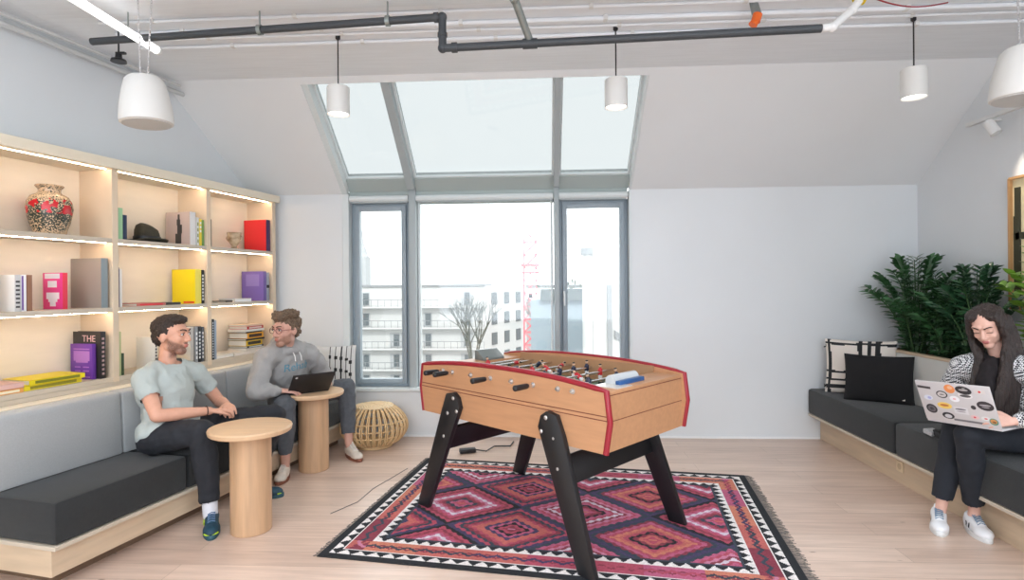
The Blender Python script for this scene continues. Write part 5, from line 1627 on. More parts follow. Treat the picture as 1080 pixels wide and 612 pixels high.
def beard_mask(me, c, R, s):
    Ri = R.transposed(); c = V(c)
    at = me.attributes.new('beard', 'FLOAT', 'POINT')
    sm = lambda x: 0.0 if x <= 0 else 1.0 if x >= 1 else x * x * (3 - 2 * x)
    out = []
    for v in me.vertices:
        p = Ri @ (v.co - c) / s
        if p.length > 0.17: out.append(0.0); continue
        x, y, z = p
        line = -0.004 - 0.036 * min(1, max(0, (y - 0.01) / 0.07))
        m = sm((line - z) / 0.018) * sm((z + 0.130 - 0.25 * (y - 0.04)) / 0.025) * sm((y + 0.004) / 0.022)
        mu = sm((0.030 - abs(x)) / 0.006) * sm((y - 0.078) / 0.006) * sm((z + 0.0475) / 0.003) * sm((-0.032 - z) / 0.004)
        out.append(max(m, mu) * 0.92)
    at.data.foreach_set('value', out)

def build_person(P, name_label, skin, lips, beard=None, s=1.0, fem=False, arms_bare=True, group=None, curl=(0.5, 0.5)):
    t = thing('person', name_label, 'person', (P['hl'] + P['hr']) / 2 - V((0, 0, 0.09)))
    R = frame_from(P['gaze'], P.get('headup', (0, 0, 1)))
    sc = 0.86 if fem else 1.0
    mb = MB()
    torso_prims(mb, P, 0.0, fem)
    mb.cap(P['neck'], lf(P['head'], R, (0, -0.022 * s, -0.055 * s)), 0.052 * sc, 0.048 * sc)
    mb.cap(P['neck'] - V((0, 0, 0.03)), P['neck'], 0.065 * sc, 0.054 * sc)
    head_prims(mb, P['head'], R, s, fem)
    for sd in 'lr':
        arm(mb, P['s' + sd], P['e' + sd], P['w' + sd], 0, sc)
        hd = P['hand_' + sd]
        hand_prims(mb, P['w' + sd], *hd[:3], curl=hd[3], s=0.97 * (0.9 if fem else 1.0), spread=hd[4] if len(hd) > 4 else 0.1)
        leg(mb, P['h' + sd], P['k' + sd], P['a' + sd], 0, sc)
        he, to = P['foot_' + sd]
        d = (V(to) - V(he)).normalized()
        mb.cap(P['a' + sd], V(he) + d * 0.07 + V((0, 0, 0.055)), 0.034 * sc, 0.032); mb.cap(V(he) + d * 0.06 + V((0, 0, 0.045)), V(he) + d * 0.19 + V((0, 0, 0.035)), 0.030, 0.024)
    me = blob(mb, 0.0045, 5)
    mats_ = [beard_skin(skin, beard) if beard else skin, lips]
    body = finish(me, 'body', mats_, t, True, matfn=head_mats(P['head'], R, s, None))
    if beard: beard_mask(body.data, P['head'], R, s)
    return t, R

def vd(**k): return {a: (V(b) if isinstance(b, tuple) and len(b) == 3 and not isinstance(b[0], tuple) else b) for a, b in k.items()}

# ---- man in the grey T-shirt
P1 = vd(hl=(-2.300, 3.510, 0.535), hr=(-2.365, 3.335, 0.535), chest=(-2.385, 3.475, 0.795), neck=(-2.405, 3.515, 0.955),
        sl=(-2.315, 3.690, 0.868), sr=(-2.43, 3.330, 0.892), el=(-2.235, 3.815, 0.655), er=(-2.285, 3.245, 0.690),
        wl=(-2.095, 3.655, 0.672), wr=(-2.095, 3.465, 0.672), kl=(-1.835, 3.785, 0.570), kr=(-2.045, 3.300, 0.585),
        al=(-1.985, 3.785, 0.115), ar=(-2.005, 3.315, 0.115), head=(-2.375, 3.525, 1.138), gaze=(1, 0.0, -0.02), fwd=(1, -0.15, 0), belly=(0.0, 0, 0))
P1['hand_r'] = (V((0.55, 0.75, -0.12)), V((0.1, 0.1, -1)), V((0.8, -0.5, 0)), 0.65)
P1['hand_l'] = (V((0.65, -0.75, -0.12)), V((0.1, 0, -1)), V((-0.2, -1.0, 0.2)), 0.6)
P1['foot_r'] = ((-2.035, 3.385, 0.0), (-1.905, 3.150, 0.0))
P1['foot_l'] = ((-2.055, 3.775, 0.0), (-1.800, 3.840, 0.0))
STUB1 = lin(84, 60, 52)
m1, R1 = build_person(P1, 'bearded man in a pale grey T-shirt and black trousers sitting on the left bench', SKIN1, LIP, STUB1, s=1.09)
HAIR1 = mat('dark_brown_hair', lin(52, 38, 30), 0.6, noise_amt=0.5, noise_scale=90, stretch=(1, 1, 0.4), bump=0.6, bump_scale=200)
BROW1 = mat('dark_brow', lin(50, 34, 28), 0.8)
face_details(m1, P1['head'], R1, 1.09, mat('iris_brown', lin(60, 40, 30), 0.2), BROW1)
def hair(parent, c, R, prims, mats_, amp, seed, s=1.0, voxel=0.005, sc=60, cuts=()):
    mb = MB(); M = R.to_4x4()
    for pr in prims:
        if len(pr) == 2: mb.ell(lf(c, R, [q * s for q in pr[0]]), [q * s for q in pr[1]], M=M, seg=22, rg=14)
        else: mb.limb([lf(c, R, [q * s for q in p]) for p in pr[0]], [q * s for q in pr[1]])
    me = blob(mb, voxel, 3)
    def dsp(co, n):
        p = (co - V(c)) * sc + V((seed, 0, 0))
        return n * (amp * (noise.noise(p) + 0.6 * noise.noise(p * 2.2)))
    return finish(me, 'hair', mats_, parent, True, disp=dsp, cuts=cuts)
hair(m1, P1['head'], R1, [((0, -0.030, 0.052), (0.080, 0.092, 0.070)), ((0, 0.034, 0.094), (0.056, 0.045, 0.026)), ((0, -0.068, -0.004), (0.064, 0.042, 0.058)), ((0.066, -0.022, 0.036), (0.015, 0.042, 0.042)), ((-0.066, -0.022, 0.036), (0.015, 0.042, 0.042)),
     ((0.0, 0.0, 0.105), (0.06, 0.07, 0.024))], [HAIR1], 0.006, 1, s=1.09, sc=80)
TEE = mat('pale_grey_jersey', lin(176, 184, 181), 0.9, noise_amt=0.03, noise_scale=200, bump=0.15, bump_scale=500)
mb = MB(); torso_prims(mb, P1, 0.016)
for sd in 'lr':
    mb.cap(P1['s' + sd], P1['s' + sd].lerp(P1['e' + sd], 0.42), 0.062, 0.059)
    mb.cap(P1['h' + sd] + V((0, 0, 0.03)), P1['h' + sd].lerp(P1['k' + sd], 0.08) + V((0, 0, 0.035)), 0.10, 0.09)
mb.cap(P1['neck'] - V((0, 0, 0.03)), P1['neck'] + V((0, 0, 0.005)), 0.082, 0.068)
me = blob(mb, 0.007, 6)
hc1 = (P1['hl'] + P1['hr']) / 2
def neckcut(P, r, dz):
    def f(c):
        q = c - P['neck']
        return q.z > dz - 0.35 * V((q.x, q.y)).dot(V((P['fwd'].x, P['fwd'].y))) * 1.0 and V((q.x, q.y)).length < r
    return f
def sleevecut(P, sd, t):
    a, b = P['s' + sd], P['e' + sd]; d = (b - a).normalized(); L = (b - a).length
    def f(c):
        u = (c - a).dot(d)
        return u > L * t and ((c - a) - d * u).length < 0.071 and u < L * t + 0.09
    return f
finish(me, 't_shirt', [TEE], m1, True, disp=folds(0.010, (16, 16, 11), 3), cuts=[neckcut(P1, 0.085, 0.030), sleevecut(P1, 'l', 0.52), sleevecut(P1, 'r', 0.52), lambda c: c.z < 0.515])
BLKTR = mat('black_trousers', lin(34, 36, 42), 0.85, noise_amt=0.12, noise_scale=30, bump=0.1, bump_scale=300)
def trousers(P, parent, m_, g=0.014, hem=0.85, seed=0, sc=1.0, amp=0.010, name='trousers', ankle_g=0.016):
    mb = MB()
    hc = (P['hl'] + P['hr']) / 2
    hl = (P['hl'] - P['hr']).normalized(); up = V((0, 0, 1)); f = up.cross(hl)
    M = Matrix(((hl.x, f.x, 0), (hl.y, f.y, 0), (0, 0, 1))).to_4x4()
    mb.ell(hc + V((0, 0, 0.0)), (0.178 * sc, 0.125 * sc, 0.105), M=M, seg=26, rg=16)
    for sd in 'lr':
        an = P['k' + sd].lerp(P['a' + sd], hem)
        mb.cap(P['h' + sd], P['k' + sd], 0.086 * sc + g, 0.060 * sc + g)
        mid = P['k' + sd].lerp(P['a' + sd], 0.35)
        mb.cap(P['k' + sd], mid, 0.058 * sc + g, 0.056 * sc + g); mb.cap(mid, an, 0.056 * sc + g, 0.036 * sc + ankle_g)
    me = blob(mb, 0.007, 6)
    def cut(c):
        for sd in 'lr':
            k_, a_ = P['k' + sd], P['a' + sd]; d = (a_ - k_).normalized(); L = (a_ - k_).length
            u = (c - k_).dot(d)
            if u > L * hem + 0.012 and ((c - k_) - d * u).length < 0.09: return True
        return c.z > P.get('waist', 9)
    return finish(me, name, [m_], parent, True, disp=folds(amp, (15, 15, 10), seed), cuts=[cut])
trousers(P1, m1, BLKTR, hem=0.86, seed=4)
NAVYS = mat('navy_teal_shoe', lin(30, 66, 84), 0.6, noise_amt=0.25, noise_scale=40)
LIME = mat('lime_accent', lin(196, 230, 50), 0.5)
for sd in 'rl':
    he, to = P1['foot_' + sd]
    shoe(None, m1, he, to, P1['a' + sd], (NAVYS, mat('teal_sole', lin(44, 84, 96), 0.6), LIME, mat('dark_lace', lin(96, 120, 150), 0.8)))
    hv_, tv_ = V(he), V(to); dd_ = (tv_ - hv_).normalized(); ss_ = V((0, 0, 1)).cross(dd_)
    m = MB(); m.tube([tv_ - dd_ * (0.012 + 0.050 * (1 - math.cos(a))) + ss_ * (0.040 * math.sin(a)) + V((0, 0, 0.030)) for a in [-1.0 + 0.2 * i for i in range(11)]], 0.006, seg=8)
    m.tube([hv_ + dd_ * x + ss_ * (-0.040) + V((0, 0, z)) for x, z in ((0.06, 0.035), (0.09, 0.060), (0.125, 0.058), (0.10, 0.036))], 0.005, seg=6)
    m.build('lime_trim', LIME, m1, world=True)
    m = MB(); m.cap(P1['a' + sd] + (P1['k' + sd] - P1['a' + sd]).normalized() * 0.045, P1['a' + sd] - V((0, 0, 0.03)), 0.043, 0.042)
    m.build('sock', mat('white_sock', lin(226, 226, 232), 0.9, bump=0.3, bump_scale=300), m1, world=True)
m = MB(); dv = (P1['wr'] - P1['er']).normalized(); x_, y_, _ = basis(dv); cc = P1['wr'] - dv * 0.02
m.tube([cc + (x_ * math.cos(a) + y_ * math.sin(a)) * 0.030 for a in [2 * PI * i / 24 for i in range(25)]], 0.0035)
m.build('bracelet', mat('brown_cord', lin(80, 50, 40), 0.7), m1, world=True)

# ---- man in the grey hoodie
P2 = vd(hl=(-2.00, 4.665, 0.535), hr=(-2.13, 4.505, 0.535), chest=(-2.065, 4.47, 0.80), neck=(-2.035, 4.405, 0.955),
        sl=(-1.905, 4.565, 0.885), sr=(-2.125, 4.245, 0.895), el=(-1.835, 4.710, 0.680), er=(-2.135, 4.100, 0.670),
        wl=(-1.735, 4.520, 0.665), wr=(-1.985, 4.195, 0.662), kl=(-1.700, 4.830, 0.575), kr=(-1.930, 4.150, 0.555),
        al=(-1.655, 4.745, 0.115), ar=(-1.955, 4.205, 0.125), head=(-2.005, 4.335, 1.105), gaze=(-0.40, -1.0, -0.05), fwd=(0.85, -0.5, 0))
P2['hand_r'] = (V((0.75, 0.35, -0.10)), V((0.0, 0.1, -1)), V((-0.3, 0.9, 0)), 0.35)
P2['hand_l'] = (V((-0.45, -0.85, -0.05)), V((0, 0, -1)), V((-0.8, 0.3, 0)), 0.35)
P2['foot_r'] = ((-1.975, 4.275, 0.0), (-1.935, 4.035, 0.0))
P2['foot_l'] = ((-1.695, 4.805, 0.0), (-1.505, 4.600, 0.0))
STUB2 = lin(150, 112, 92)
m2, R2 = build_person(P2, 'man in a grey hoodie and glasses sitting at the black laptop on the left bench', SKIN2, LIP, STUB2, s=1.10)
HAIR2 = mat('light_brown_hair', lin(112, 92, 74), 0.7, noise_amt=0.45, noise_scale=70, bump=0.7, bump_scale=160)
face_details(m2, P2['head'], R2, 1.10, mat('iris_brown'), mat('brown_brow', lin(90, 66, 50), 0.8))
hair(m2, P2['head'], R2, [((0, -0.026, 0.056), (0.082, 0.093, 0.070)), ((0, 0.040, 0.104), (0.066, 0.052, 0.036)), ((0, -0.068, -0.004), (0.064, 0.040, 0.056)), ((0.066, -0.022, 0.036), (0.016, 0.042, 0.044)), ((-0.066, -0.022, 0.036), (0.016, 0.042, 0.044)),
     ((0.02, -0.01, 0.118), (0.07, 0.08, 0.034)), ((-0.03, 0.05, 0.12), (0.03, 0.03, 0.022)), ((0.04, 0.03, 0.125), (0.03, 0.03, 0.02))], [HAIR2], 0.013, 5, s=1.10, sc=48)
# glasses
m = MB()
s_ = 1.10
for sg in (-1, 1):
    cx = sg * 0.033
    m.tube([lf(P2['head'], R2, ((cx + 0.024 * math.cos(a)) * s_, (0.096 - 0.006 * abs(math.cos(a) * sg + 1) * 0.5) * s_, (0.010 + 0.020 * math.sin(a)) * s_)) for a in [2 * PI * i / 24 for i in range(25)]], 0.0022, seg=6)
    m.tube([lf(P2['head'], R2, (sg * 0.057 * s_, 0.090 * s_, 0.014 * s_)), lf(P2['head'], R2, (sg * 0.076 * s_, 0.060 * s_, 0.014 * s_)), lf(P2['head'], R2, (sg * 0.083 * s_, -0.005 * s_, 0.012 * s_))], 0.002, seg=6)
m.tube([lf(P2['head'], R2, (-0.009 * s_, 0.097 * s_, 0.012 * s_)), lf(P2['head'], R2, (0, 0.105 * s_, 0.015 * s_)), lf(P2['head'], R2, (0.009 * s_, 0.097 * s_, 0.012 * s_))], 0.002, seg=6)
m.build('glasses', mat('glasses_tortoise', lin(110, 44, 50), 0.3), m2, world=True)
HOOD = mat('grey_marl_hoodie', lin(160, 158, 156), 0.95, noise_amt=0.06, noise_scale=220, bump=0.2, bump_scale=400)
mb = MB(); torso_prims(mb, P2, 0.034)
for sd in 'lr':
    mb.cap(P2['s' + sd], P2['e' + sd], 0.074, 0.062); w_ = P2['e' + sd].lerp(P2['w' + sd], 0.88)
    mb.cap(P2['e' + sd], P2['e' + sd].lerp(w_, .5), 0.060, 0.056); mb.cap(P2['e' + sd].lerp(w_, .5), w_, 0.056, 0.040)
# hood lying round the neck
fw = P2['fwd'].normalized(); lt = V((0, 0, 1)).cross(fw)
nb = P2['neck']
ring = [nb + fw * (0.075 * math.cos(a)) + lt * (0.085 * math.sin(a)) + V((0, 0, 0.022 - 0.035 * math.cos(a))) for a in [2 * PI * i / 16 for i in range(17)]]
mb.limb(ring, [0.030 + 0.012 * (1 - math.cos(2 * PI * i / 16)) / 2 for i in range(17)])
mb.ell(nb - fw * 0.09 + V((0, 0, -0.01)), (0.085, 0.06, 0.075))
me = blob(mb, 0.007, 6)
finish(me, 'hoodie', [HOOD], m2, True, disp=folds(0.016, (13, 13, 9), 8), cuts=[sleevecut(P2, 'x', 1) if False else (lambda c: c.z < 0.50)])
for sg, k in ((-1, 0.025), (1, 0.03)):
    m = MB(); a0 = nb + fw * 0.125 + lt * (sg * k) + V((0, 0, -0.02)); m.tube([a0, a0 + V((0, 0, -0.03)) + fw * 0.022, a0 + V((0, 0, -0.065)) + fw * 0.028], 0.0035, seg=6)
    m.build('drawstring', WHITEP, m2, world=True)
# printed lettering on the chest, pressed onto the cloth
from mathutils.bvhtree import BVHTree
hm = [o for o in COL.objects if o.name.startswith('hoodie')][0].data
bv = BVHTree.FromPolygons([v.co.copy() for v in hm.vertices], [tuple(p.vertices) for p in hm.polygons])
tm = text_mesh('Rehab', 0.085, 0.0)
bmt = bmesh.new(); bmt.from_mesh(tm)
for _ in range(2): bmesh.ops.subdivide_edges(bmt, edges=[e for e in bmt.edges if e.calc_length() > 0.008], cuts=1)
bmesh.ops.triangulate(bmt, faces=bmt.faces)
o0 = P2['chest'].lerp(P2['neck'], 0.12) + fw * 0.4
kill = []
for v in bmt.verts:
    p = o0 + lt * (v.co.x * 1.0) + V((0, 0, v.co.y + v.co.x * 0.10))
    hit = bv.ray_cast(p, -fw, 0.6)
    if hit[0] is None: kill.append(v)
    else: v.co = hit[0] + fw * 0.0025
if kill: bmesh.ops.delete(bmt, geom=kill, context='VERTS')
tm2 = bpy.data.meshes.new('lettering'); bmt.to_mesh(tm2); bmt.free(); tm2.materials.append(flat('print_teal', (86, 140, 160)))
link('lettering', tm2, m2, True)
GREYTR = mat('slate_trousers', lin(86, 90, 96), 0.85, noise_amt=0.12, noise_scale=40, bump=0.1, bump_scale=300)
trousers(P2, m2, GREYTR, hem=0.80, seed=12, amp=0.009)
for sd in 'rl':
    he, to = P2['foot_' + sd]
    shoe(None, m2, he, to, P2['a' + sd], (mat('cream_shoe', lin(222, 210, 196), 0.6, noise_amt=0.08, noise_scale=30), mat('gum_sole', lin(132, 82, 62), 0.6), None, mat('cream_lace', lin(230, 222, 212), 0.8)))

# ---- woman
P3 = vd(hl=(2.86, 3.26, 0.565), hr=(2.78, 3.42, 0.565), chest=(2.685, 3.385, 0.825), neck=(2.595, 3.375, 0.985),
        sl=(2.655, 3.235, 0.945), sr=(2.485, 3.505, 0.930), el=(2.655, 3.045, 0.755), er=(2.475, 3.655, 0.740),
        wl=(2.430, 3.085, 0.720), wr=(2.355, 3.470, 0.735), kl=(2.345, 3.275, 0.600), kr=(2.395, 3.455, 0.575),
        al=(2.475, 3.420, 0.125), ar=(2.335, 3.485, 0.125), head=(2.510, 3.360, 1.188), gaze=(-0.80, -0.66, -0.50), headup=(-0.3, -0.1, 1), fwd=(-0.85, -0.5, 0))
P3['hand_l'] = (V((-0.85, 0.05, 0.02)), V((-0.1, 0.85, -0.5)), V((0.1, 0.3, 1)), 0.45)
P3['hand_r'] = (V((-0.6, -0.6, -0.2)), V((0, 0, -1)), V((-0.3, 0.8, 0)), 0.4)
P3['foot_l'] = ((2.490, 3.500, 0.0), (2.440, 3.262, 0.0))
P3['foot_r'] = ((2.365, 3.560, 0.0), (2.235, 3.345, 0.0))
m3, R3 = build_person(P3, 'long-haired woman in a houndstooth coat sitting on the right bench', SKIN3, LIP3, None, s=0.97, fem=True)
face_details(m3, P3['head'], R3, 0.97, mat('iris_brown'), mat('black_brow', lin(50, 36, 32), 0.8), closed=True)
HAIR3 = mat('long_dark_hair', lin(50, 38, 34), 0.40, noise_amt=0.5, noise_scale=60, stretch=(3, 3, 0.25), bump=0.7, bump_scale=120)
hp = [((0, -0.034, 0.052), (0.083, 0.092, 0.074)), ((0, -0.06, -0.02), (0.080, 0.062, 0.085)), ((0.046, 0.010, 0.082), (0.040, 0.052, 0.032)), ((-0.046, 0.010, 0.082), (0.040, 0.052, 0.032)), ((0.070, 0.026, 0.046), (0.018, 0.032, 0.044)), ((-0.070, 0.026, 0.046), (0.018, 0.032, 0.044)),
      ((0.075, -0.005, 0.0), (0.020, 0.050, 0.075)), ((-0.075, -0.005, 0.0), (0.020, 0.050, 0.075))]
h3 = MB(); M_ = R3.to_4x4(); s_ = 0.97
for p, r in hp: h3.ell(lf(P3['head'], R3, [q * s_ for q in p]), [q * s_ for q in r], M=M_, seg=22, rg=14)
r_ = random.Random(6)
HL = lambda p: lf(P3['head'], R3, p)
f3 = unit(P3['fwd']); l3 = V((0, 0, 1)).cross(f3)    # her left
nk = P3['neck']
# strands: from the temple down over the shoulders to the chest
for sg, n in ((-1, 11), (1, 13)):
    for k in range(n):
        t = k / (n - 1)
        a = HL((sg * (0.070 + 0.014 * t), 0.040 - 0.095 * t, 0.030))
        b = HL((sg * (0.078 + 0.010 * t), 0.030 - 0.10 * t, -0.060))
        c = nk + l3 * sg * (0.060 + 0.034 * t) + f3 * (0.105 - 0.10 * t) + V((0, 0, 0.03))
        drop = (0.20 + 0.05 * r_.random()) if sg < 0 else (0.27 + 0.05 * r_.random())
        d = nk + l3 * sg * (0.052 + 0.042 * t + 0.01 * r_.random()) + f3 * (0.165 - 0.10 * t) + V((0, 0, -drop * 0.5))
        e = nk + l3 * sg * (0.042 + 0.042 * t + 0.02 * r_.random()) + f3 * (0.185 - 0.09 * t) + V((0, 0, -drop))
        h3.limb([a, b, c, d, e], [0.016, 0.019, 0.021, 0.018, 0.006])
me = blob(h3, 0.005, 2)
def hd3(co, n):
    p = V((co.x * 90, co.y * 90, co.z * 6))
    return n * (0.0055 * (noise.noise(p) + 0.6 * noise.noise(p * 2)))
finish(me, 'hair', [HAIR3], m3, True, disp=hd3)
# hair parting: light scalp line
# houndstooth coat
def houndstooth():
    m = bpy.data.materials.new('houndstooth_wool'); m.use_nodes = True; nt = m.node_tree; b = nt.nodes['Principled BSDF']
    tc = nt.nodes.new('ShaderNodeTexCoord'); mp = nt.nodes.new('ShaderNodeMapping'); mp.inputs['Rotation'].default_value = (0.3, 0.25, 0.52)
    nt.links.new(tc.outputs['Object'], mp.inputs[0])
    ck = nt.nodes.new('ShaderNodeTexChecker'); ck.inputs['Scale'].default_value = 112
    ck.inputs[1].default_value = lin(235, 235, 236) + (1,); ck.inputs[2].default_value = lin(34, 36, 44) + (1,)
    nt.links.new(mp.outputs[0], ck.inputs['Vector'])
    nt.links.new(ck.outputs['Color'], b.inputs['Base Color']); b.inputs['Roughness'].default_value = 0.95
    return m
HT = houndstooth()
mb = MB(); torso_prims(mb, P3, 0.036, True)
for sd in 'lr':
    mb.cap(P3['s' + sd], P3['e' + sd], 0.070, 0.060); mb.cap(P3['e' + sd], P3['e' + sd].lerp(P3['w' + sd], 0.80), 0.055, 0.042)
# coat skirt over the bench
mb.cap(P3['hl'] + V((0.0, -0.02, 0.0)), P3['hl'].lerp(P3['kl'], 0.25) + V((0, -0.03, -0.01)), 0.105, 0.09)
mb.cap(P3['hr'], P3['hr'].lerp(P3['kr'], 0.25) + V((0, 0.03, -0.01)), 0.105, 0.09)
me = blob(mb, 0.007, 5)
def front_open(c):
    q = c - nk
    u = q.dot(f3); l = q.dot(l3)
    return u > 0.02 and abs(l) < 0.038 and q.z > -0.33 and q.z < 0.06
finish(me, 'coat', [HT], m3, True, disp=folds(0.010, (12, 12, 9), 20), cuts=[front_open, lambda c: c.z < 0.475, lambda c: (c - nk).z > 0.035 and (c - nk).length < 0.09])
# coat tail lying on the seat, dark lining and checked edge
m = MB(); m.prism([V((2.74, 3.50, 0.474)), V((2.52, 3.52, 0.474)), V((2.415, 3.60, 0.474)), V((2.45, 3.74, 0.474)), V((2.60, 3.72, 0.474)), V((2.78, 3.62, 0.474))], (0, 0, 0.045), bevel=0.016)
ct_ = m.build('coat_tail', mat('black_lining', lin(28, 30, 34), 0.8), m3, world=True)
m = MB(); m.prism([V((2.50, 3.735, 0.474)), V((2.425, 3.700, 0.474)), V((2.435, 3.800, 0.474)), V((2.51, 3.815, 0.474))], (0, 0, 0.030), bevel=0.006)
m.build('tail_edge', mat('ticked_cuff', lin(226, 226, 226), 0.9, color2=lin(90, 92, 100), noise_scale=90, stretch=(1, 8, 1)), m3, world=True)
# scarf
mb = MB()
sr = [nk + f3 * (0.072 * math.cos(a)) + l3 * (0.078 * math.sin(a)) + V((0, 0, 0.025 - 0.02 * math.cos(a))) for a in [2 * PI * i / 16 for i in range(17)]]
mb.limb(sr, [0.030] * 17)
mb.limb([nk + f3 * 0.10 + V((0, 0, 0.0)), nk + f3 * 0.150 - l3 * 0.01 + V((0, 0, -0.10)), nk + f3 * 0.165 + V((0, 0, -0.24)), nk + f3 * 0.165 + V((0, 0, -0.30))], [0.036, 0.046, 0.042, 0.03])
me = blob(mb, 0.006, 5)
finish(me, 'scarf', [mat('black_scarf', lin(30, 24, 26), 0.95, noise_amt=0.3, noise_scale=40)], m3, True, disp=folds(0.010, (22, 22, 12), 31))
trousers(P3, m3, mat('dark_trousers', lin(30, 34, 42), 0.85, noise_amt=0.1, noise_scale=40), hem=0.86, seed=22, sc=0.9, amp=0.008, g=0.012, ankle_g=0.022)
WSH = mat('white_sneaker', lin(236, 236, 238), 0.5)
for sd in 'rl':
    he, to = P3['foot_' + sd]
    shoe(None, m3, he, to, P3['a' + sd], (WSH, mat('white_sole', lin(226, 226, 224), 0.5), mat('dark_patch', lin(40, 46, 58), 0.6), mat('blue_grey_lace', lin(120, 140, 160), 0.8), mat('dark_patch')))

# ------------------------------------------------------------------ laptops
def laptop(label, h0, h1, toward, top_dir, depth, lidh, shell, deck, stick=None):
    """h0->h1 hinge line, base extends 'toward' the user, lid rises along top_dir"""
    h0, h1 = V(h0), V(h1)
    t = thing('laptop', label, 'laptop', (h0 + h1) / 2)
    u = (h1 - h0); W = u.length; u.normalize()
    b = V(toward); b = (b - u * b.dot(u)).normalized(); l = V(top_dir); l = (l - u * l.dot(u)).normalized()
    nb_ = u.cross(b); nb_ = nb_ if nb_.z > 0 else -nb_
    mb = MB(); mb.prism([h0, h1, h1 + b * depth, h0 + b * depth], nb_ * 0.012, bevel=0.003); mb.build('base', shell, t, world=True)
    mb = MB()
    for r in range(5):
        for c in range(13):
            p = h0 + u * (W * (0.07 + 0.86 * (c + 0.5) / 13)) + b * (depth * (0.12 + 0.095 * r)) + nb_ * 0.0128
            mb.prism([p - u * 0.008 - b * 0.007, p + u * 0.008 - b * 0.007, p + u * 0.008 + b * 0.007, p - u * 0.008 + b * 0.007], nb_ * 0.0015)
    mb.build('keyboard', deck, t, world=True, smooth=0)
    nl = u.cross(l); nl = nl if nl.dot(b) > 0 else -nl      # towards the user
    o = h0 + nb_ * 0.013
    mb = MB(); mb.prism([o, o + u * W, o + u * W + l * lidh, o + l * lidh], -nl * 0.007, bevel=0.0025)
    lid = mb.build('lid', shell, t, world=True)
    mb = MB(); q = o + nl * 0.0006
    mb.prism([q + u * 0.008 + l * 0.012, q + u * (W - 0.008) + l * 0.012, q + u * (W - 0.008) + l * (lidh - 0.008), q + u * 0.008 + l * (lidh - 0.008)], nl * 0.0008)
    mb.build('screen', mat('laptop_screen', (0.02, 0.022, 0.025), 0.15), lid, world=True, smooth=0)
    return t, lid, o, u, l, nl, W
LBK = mat('black_laptop', lin(30, 30, 33), 0.45)
t, lid, o, u, l, nl, W = laptop('black laptop open on the far round oak table', (-1.945, 4.215, 0.6205), (-1.705, 4.435, 0.6205), (-0.68, 0.73, 0), (0.46, -0.50, 0.74), 0.215, 0.215, LBK, mat('black_keys', lin(16, 16, 18), 0.6))
mb = MB(); c = o + u * 0.030 + l * 0.188 - nl * 0.0078; mb.cyl(c, c - nl * 0.0008, 0.009, seg=18)
mb.build('round_badge', mat('badge_white', lin(225, 225, 228), 0.4), lid, world=True)
ALU = mat('silver_aluminium', lin(212, 209, 210), 0.4, metal=0.1)
t, lid, o, u, l, nl, W = laptop('silver laptop covered in round stickers on the lap of the woman', (2.190, 3.375, 0.655), (2.355, 3.055, 0.672), (0.88, 0.42, 0.0), (-0.33, -0.16, 0.88), 0.24, 0.245, ALU, mat('black_keys'))
WALL_ = {}
def sticker(cx, cy, rx, ry, colr, shape='ell', inner=None, rot=0.0, lift=0.0):
    mb = MB(); n = 28
    c = o + u * (cx * W) + l * (cy * 0.245) - nl * (0.0072 + lift)
    pts = []
    if shape == 'ell':
        for i in range(n):
            a = 2 * PI * i / n
            x, y = rx * math.cos(a), ry * math.sin(a)
            pts.append(c + u * (x * math.cos(rot) - y * math.sin(rot)) + l * (x * math.sin(rot) + y * math.cos(rot)))
    else:
        for x, y in ((-rx, -ry), (rx, -ry), (rx, ry), (-rx, ry)):
            pts.append(c + u * (x * math.cos(rot) - y * math.sin(rot)) + l * (x * math.sin(rot) + y * math.cos(rot)))
    mb.prism(pts, -nl * 0.0006)
    s = mb.build('sticker', flat('sticker_%d_%d_%d' % colr, colr), lid, world=True, smooth=0)
    if inner:
        for (ix, iy, irx, iry, ic) in inner:
            m2_ = MB(); cc = c + u * ix + l * iy - nl * 0.0008
            k = []
            for i in range(n):
                a = 2 * PI * i / n
                k.append(cc + u * (irx * math.cos(a)) + l * (iry * math.sin(a)))
            m2_.prism(k, -nl * 0.0005); m2_.build('sticker', flat('sticker_%d_%d_%d' % ic, ic), lid, world=True, smooth=0)
DK = (52, 50, 54); WH = (232, 230, 230)
sticker(0.11, 0.84, 0.034, 0.007, (70, 66, 70), 'rect', rot=-0.06)
sticker(0.34, 0.70, 0.028, 0.022, DK, inner=[(0, 0, 0.022, 0.016, (214, 208, 206)), (0, 0, 0.013, 0.004, (80, 76, 80))])
sticker(0.47, 0.86, 0.026, 0.026, (238, 150, 90), inner=[(0.004, 0.008, 0.012, 0.010, (240, 190, 150))])
sticker(0.66, 0.74, 0.034, 0.020, WH, rot=-0.1, inner=[(0, -0.004, 0.026, 0.008, (90, 88, 90))])
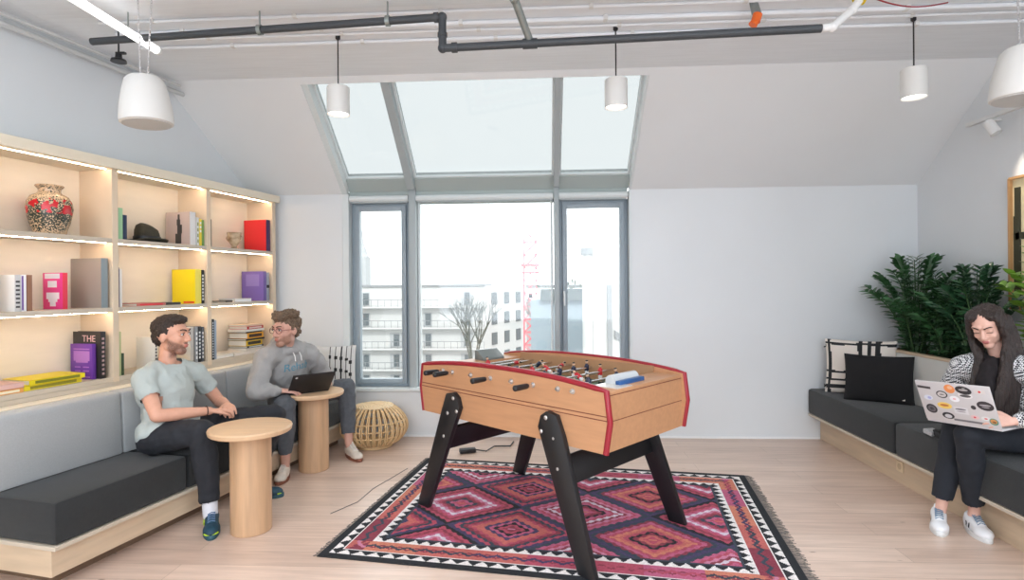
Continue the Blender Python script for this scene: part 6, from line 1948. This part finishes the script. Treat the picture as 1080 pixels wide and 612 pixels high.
sticker(0.655, 0.86, 0.038, 0.024, DK, rot=-0.15, lift=0.0008, inner=[(0, 0.002, 0.022, 0.005, (190, 186, 184)), (0.004, 0.012, 0.008, 0.004, (150, 150, 150))])
sticker(0.86, 0.86, 0.026, 0.012, (222, 216, 214), 'rect', inner=[(0, 0.0, 0.006, 0.006, (216, 60, 66))])
sticker(0.88, 0.53, 0.038, 0.027, (60, 54, 58), rot=-0.1, inner=[(0, 0.004, 0.026, 0.005, (178, 172, 176)), (0, -0.008, 0.018, 0.003, (160, 156, 160))])
sticker(0.13, 0.30, 0.028, 0.028, DK, inner=[(0, 0, 0.020, 0.020, (108, 104, 108)), (0, 0, 0.010, 0.010, (60, 58, 62))])
sticker(0.13, 0.58, 0.022, 0.016, (220, 224, 236), inner=[(0.006, 0, 0.010, 0.008, (170, 176, 220))])
sticker(0.33, 0.42, 0.036, 0.020, (240, 206, 110), inner=[(0, 0.002, 0.022, 0.007, (196, 120, 60))])
sticker(0.34, 0.17, 0.030, 0.020, (50, 50, 54), inner=[(0, -0.003, 0.018, 0.012, (206, 204, 206))])
sticker(0.50, 0.62, 0.024, 0.018, (244, 244, 248), inner=[(0, 0.0, 0.008, 0.006, (236, 190, 196))])
sticker(0.54, 0.34, 0.034, 0.020, (222, 220, 222), 'rect', inner=[(0, 0.008, 0.026, 0.005, (120, 116, 122)), (0, -0.006, 0.022, 0.003, (160, 150, 156))])
sticker(0.72, 0.46, 0.012, 0.012, (62, 60, 64)); sticker(0.70, 0.22, 0.020, 0.012, (230, 196, 196), inner=[(0, 0, 0.006, 0.005, (214, 70, 80))])
sticker(0.84, 0.22, 0.022, 0.012, (226, 226, 226), inner=[(0, 0, 0.008, 0.004, (216, 90, 90))])
sticker(0.93, 0.17, 0.020, 0.020, (90, 150, 130), inner=[(0, 0.002, 0.015, 0.013, (214, 150, 90)), (0.002, -0.002, 0.009, 0.005, (110, 80, 50))], lift=0.0004)
sticker(0.60, 0.09, 0.070, 0.006, (120, 118, 122), 'rect')
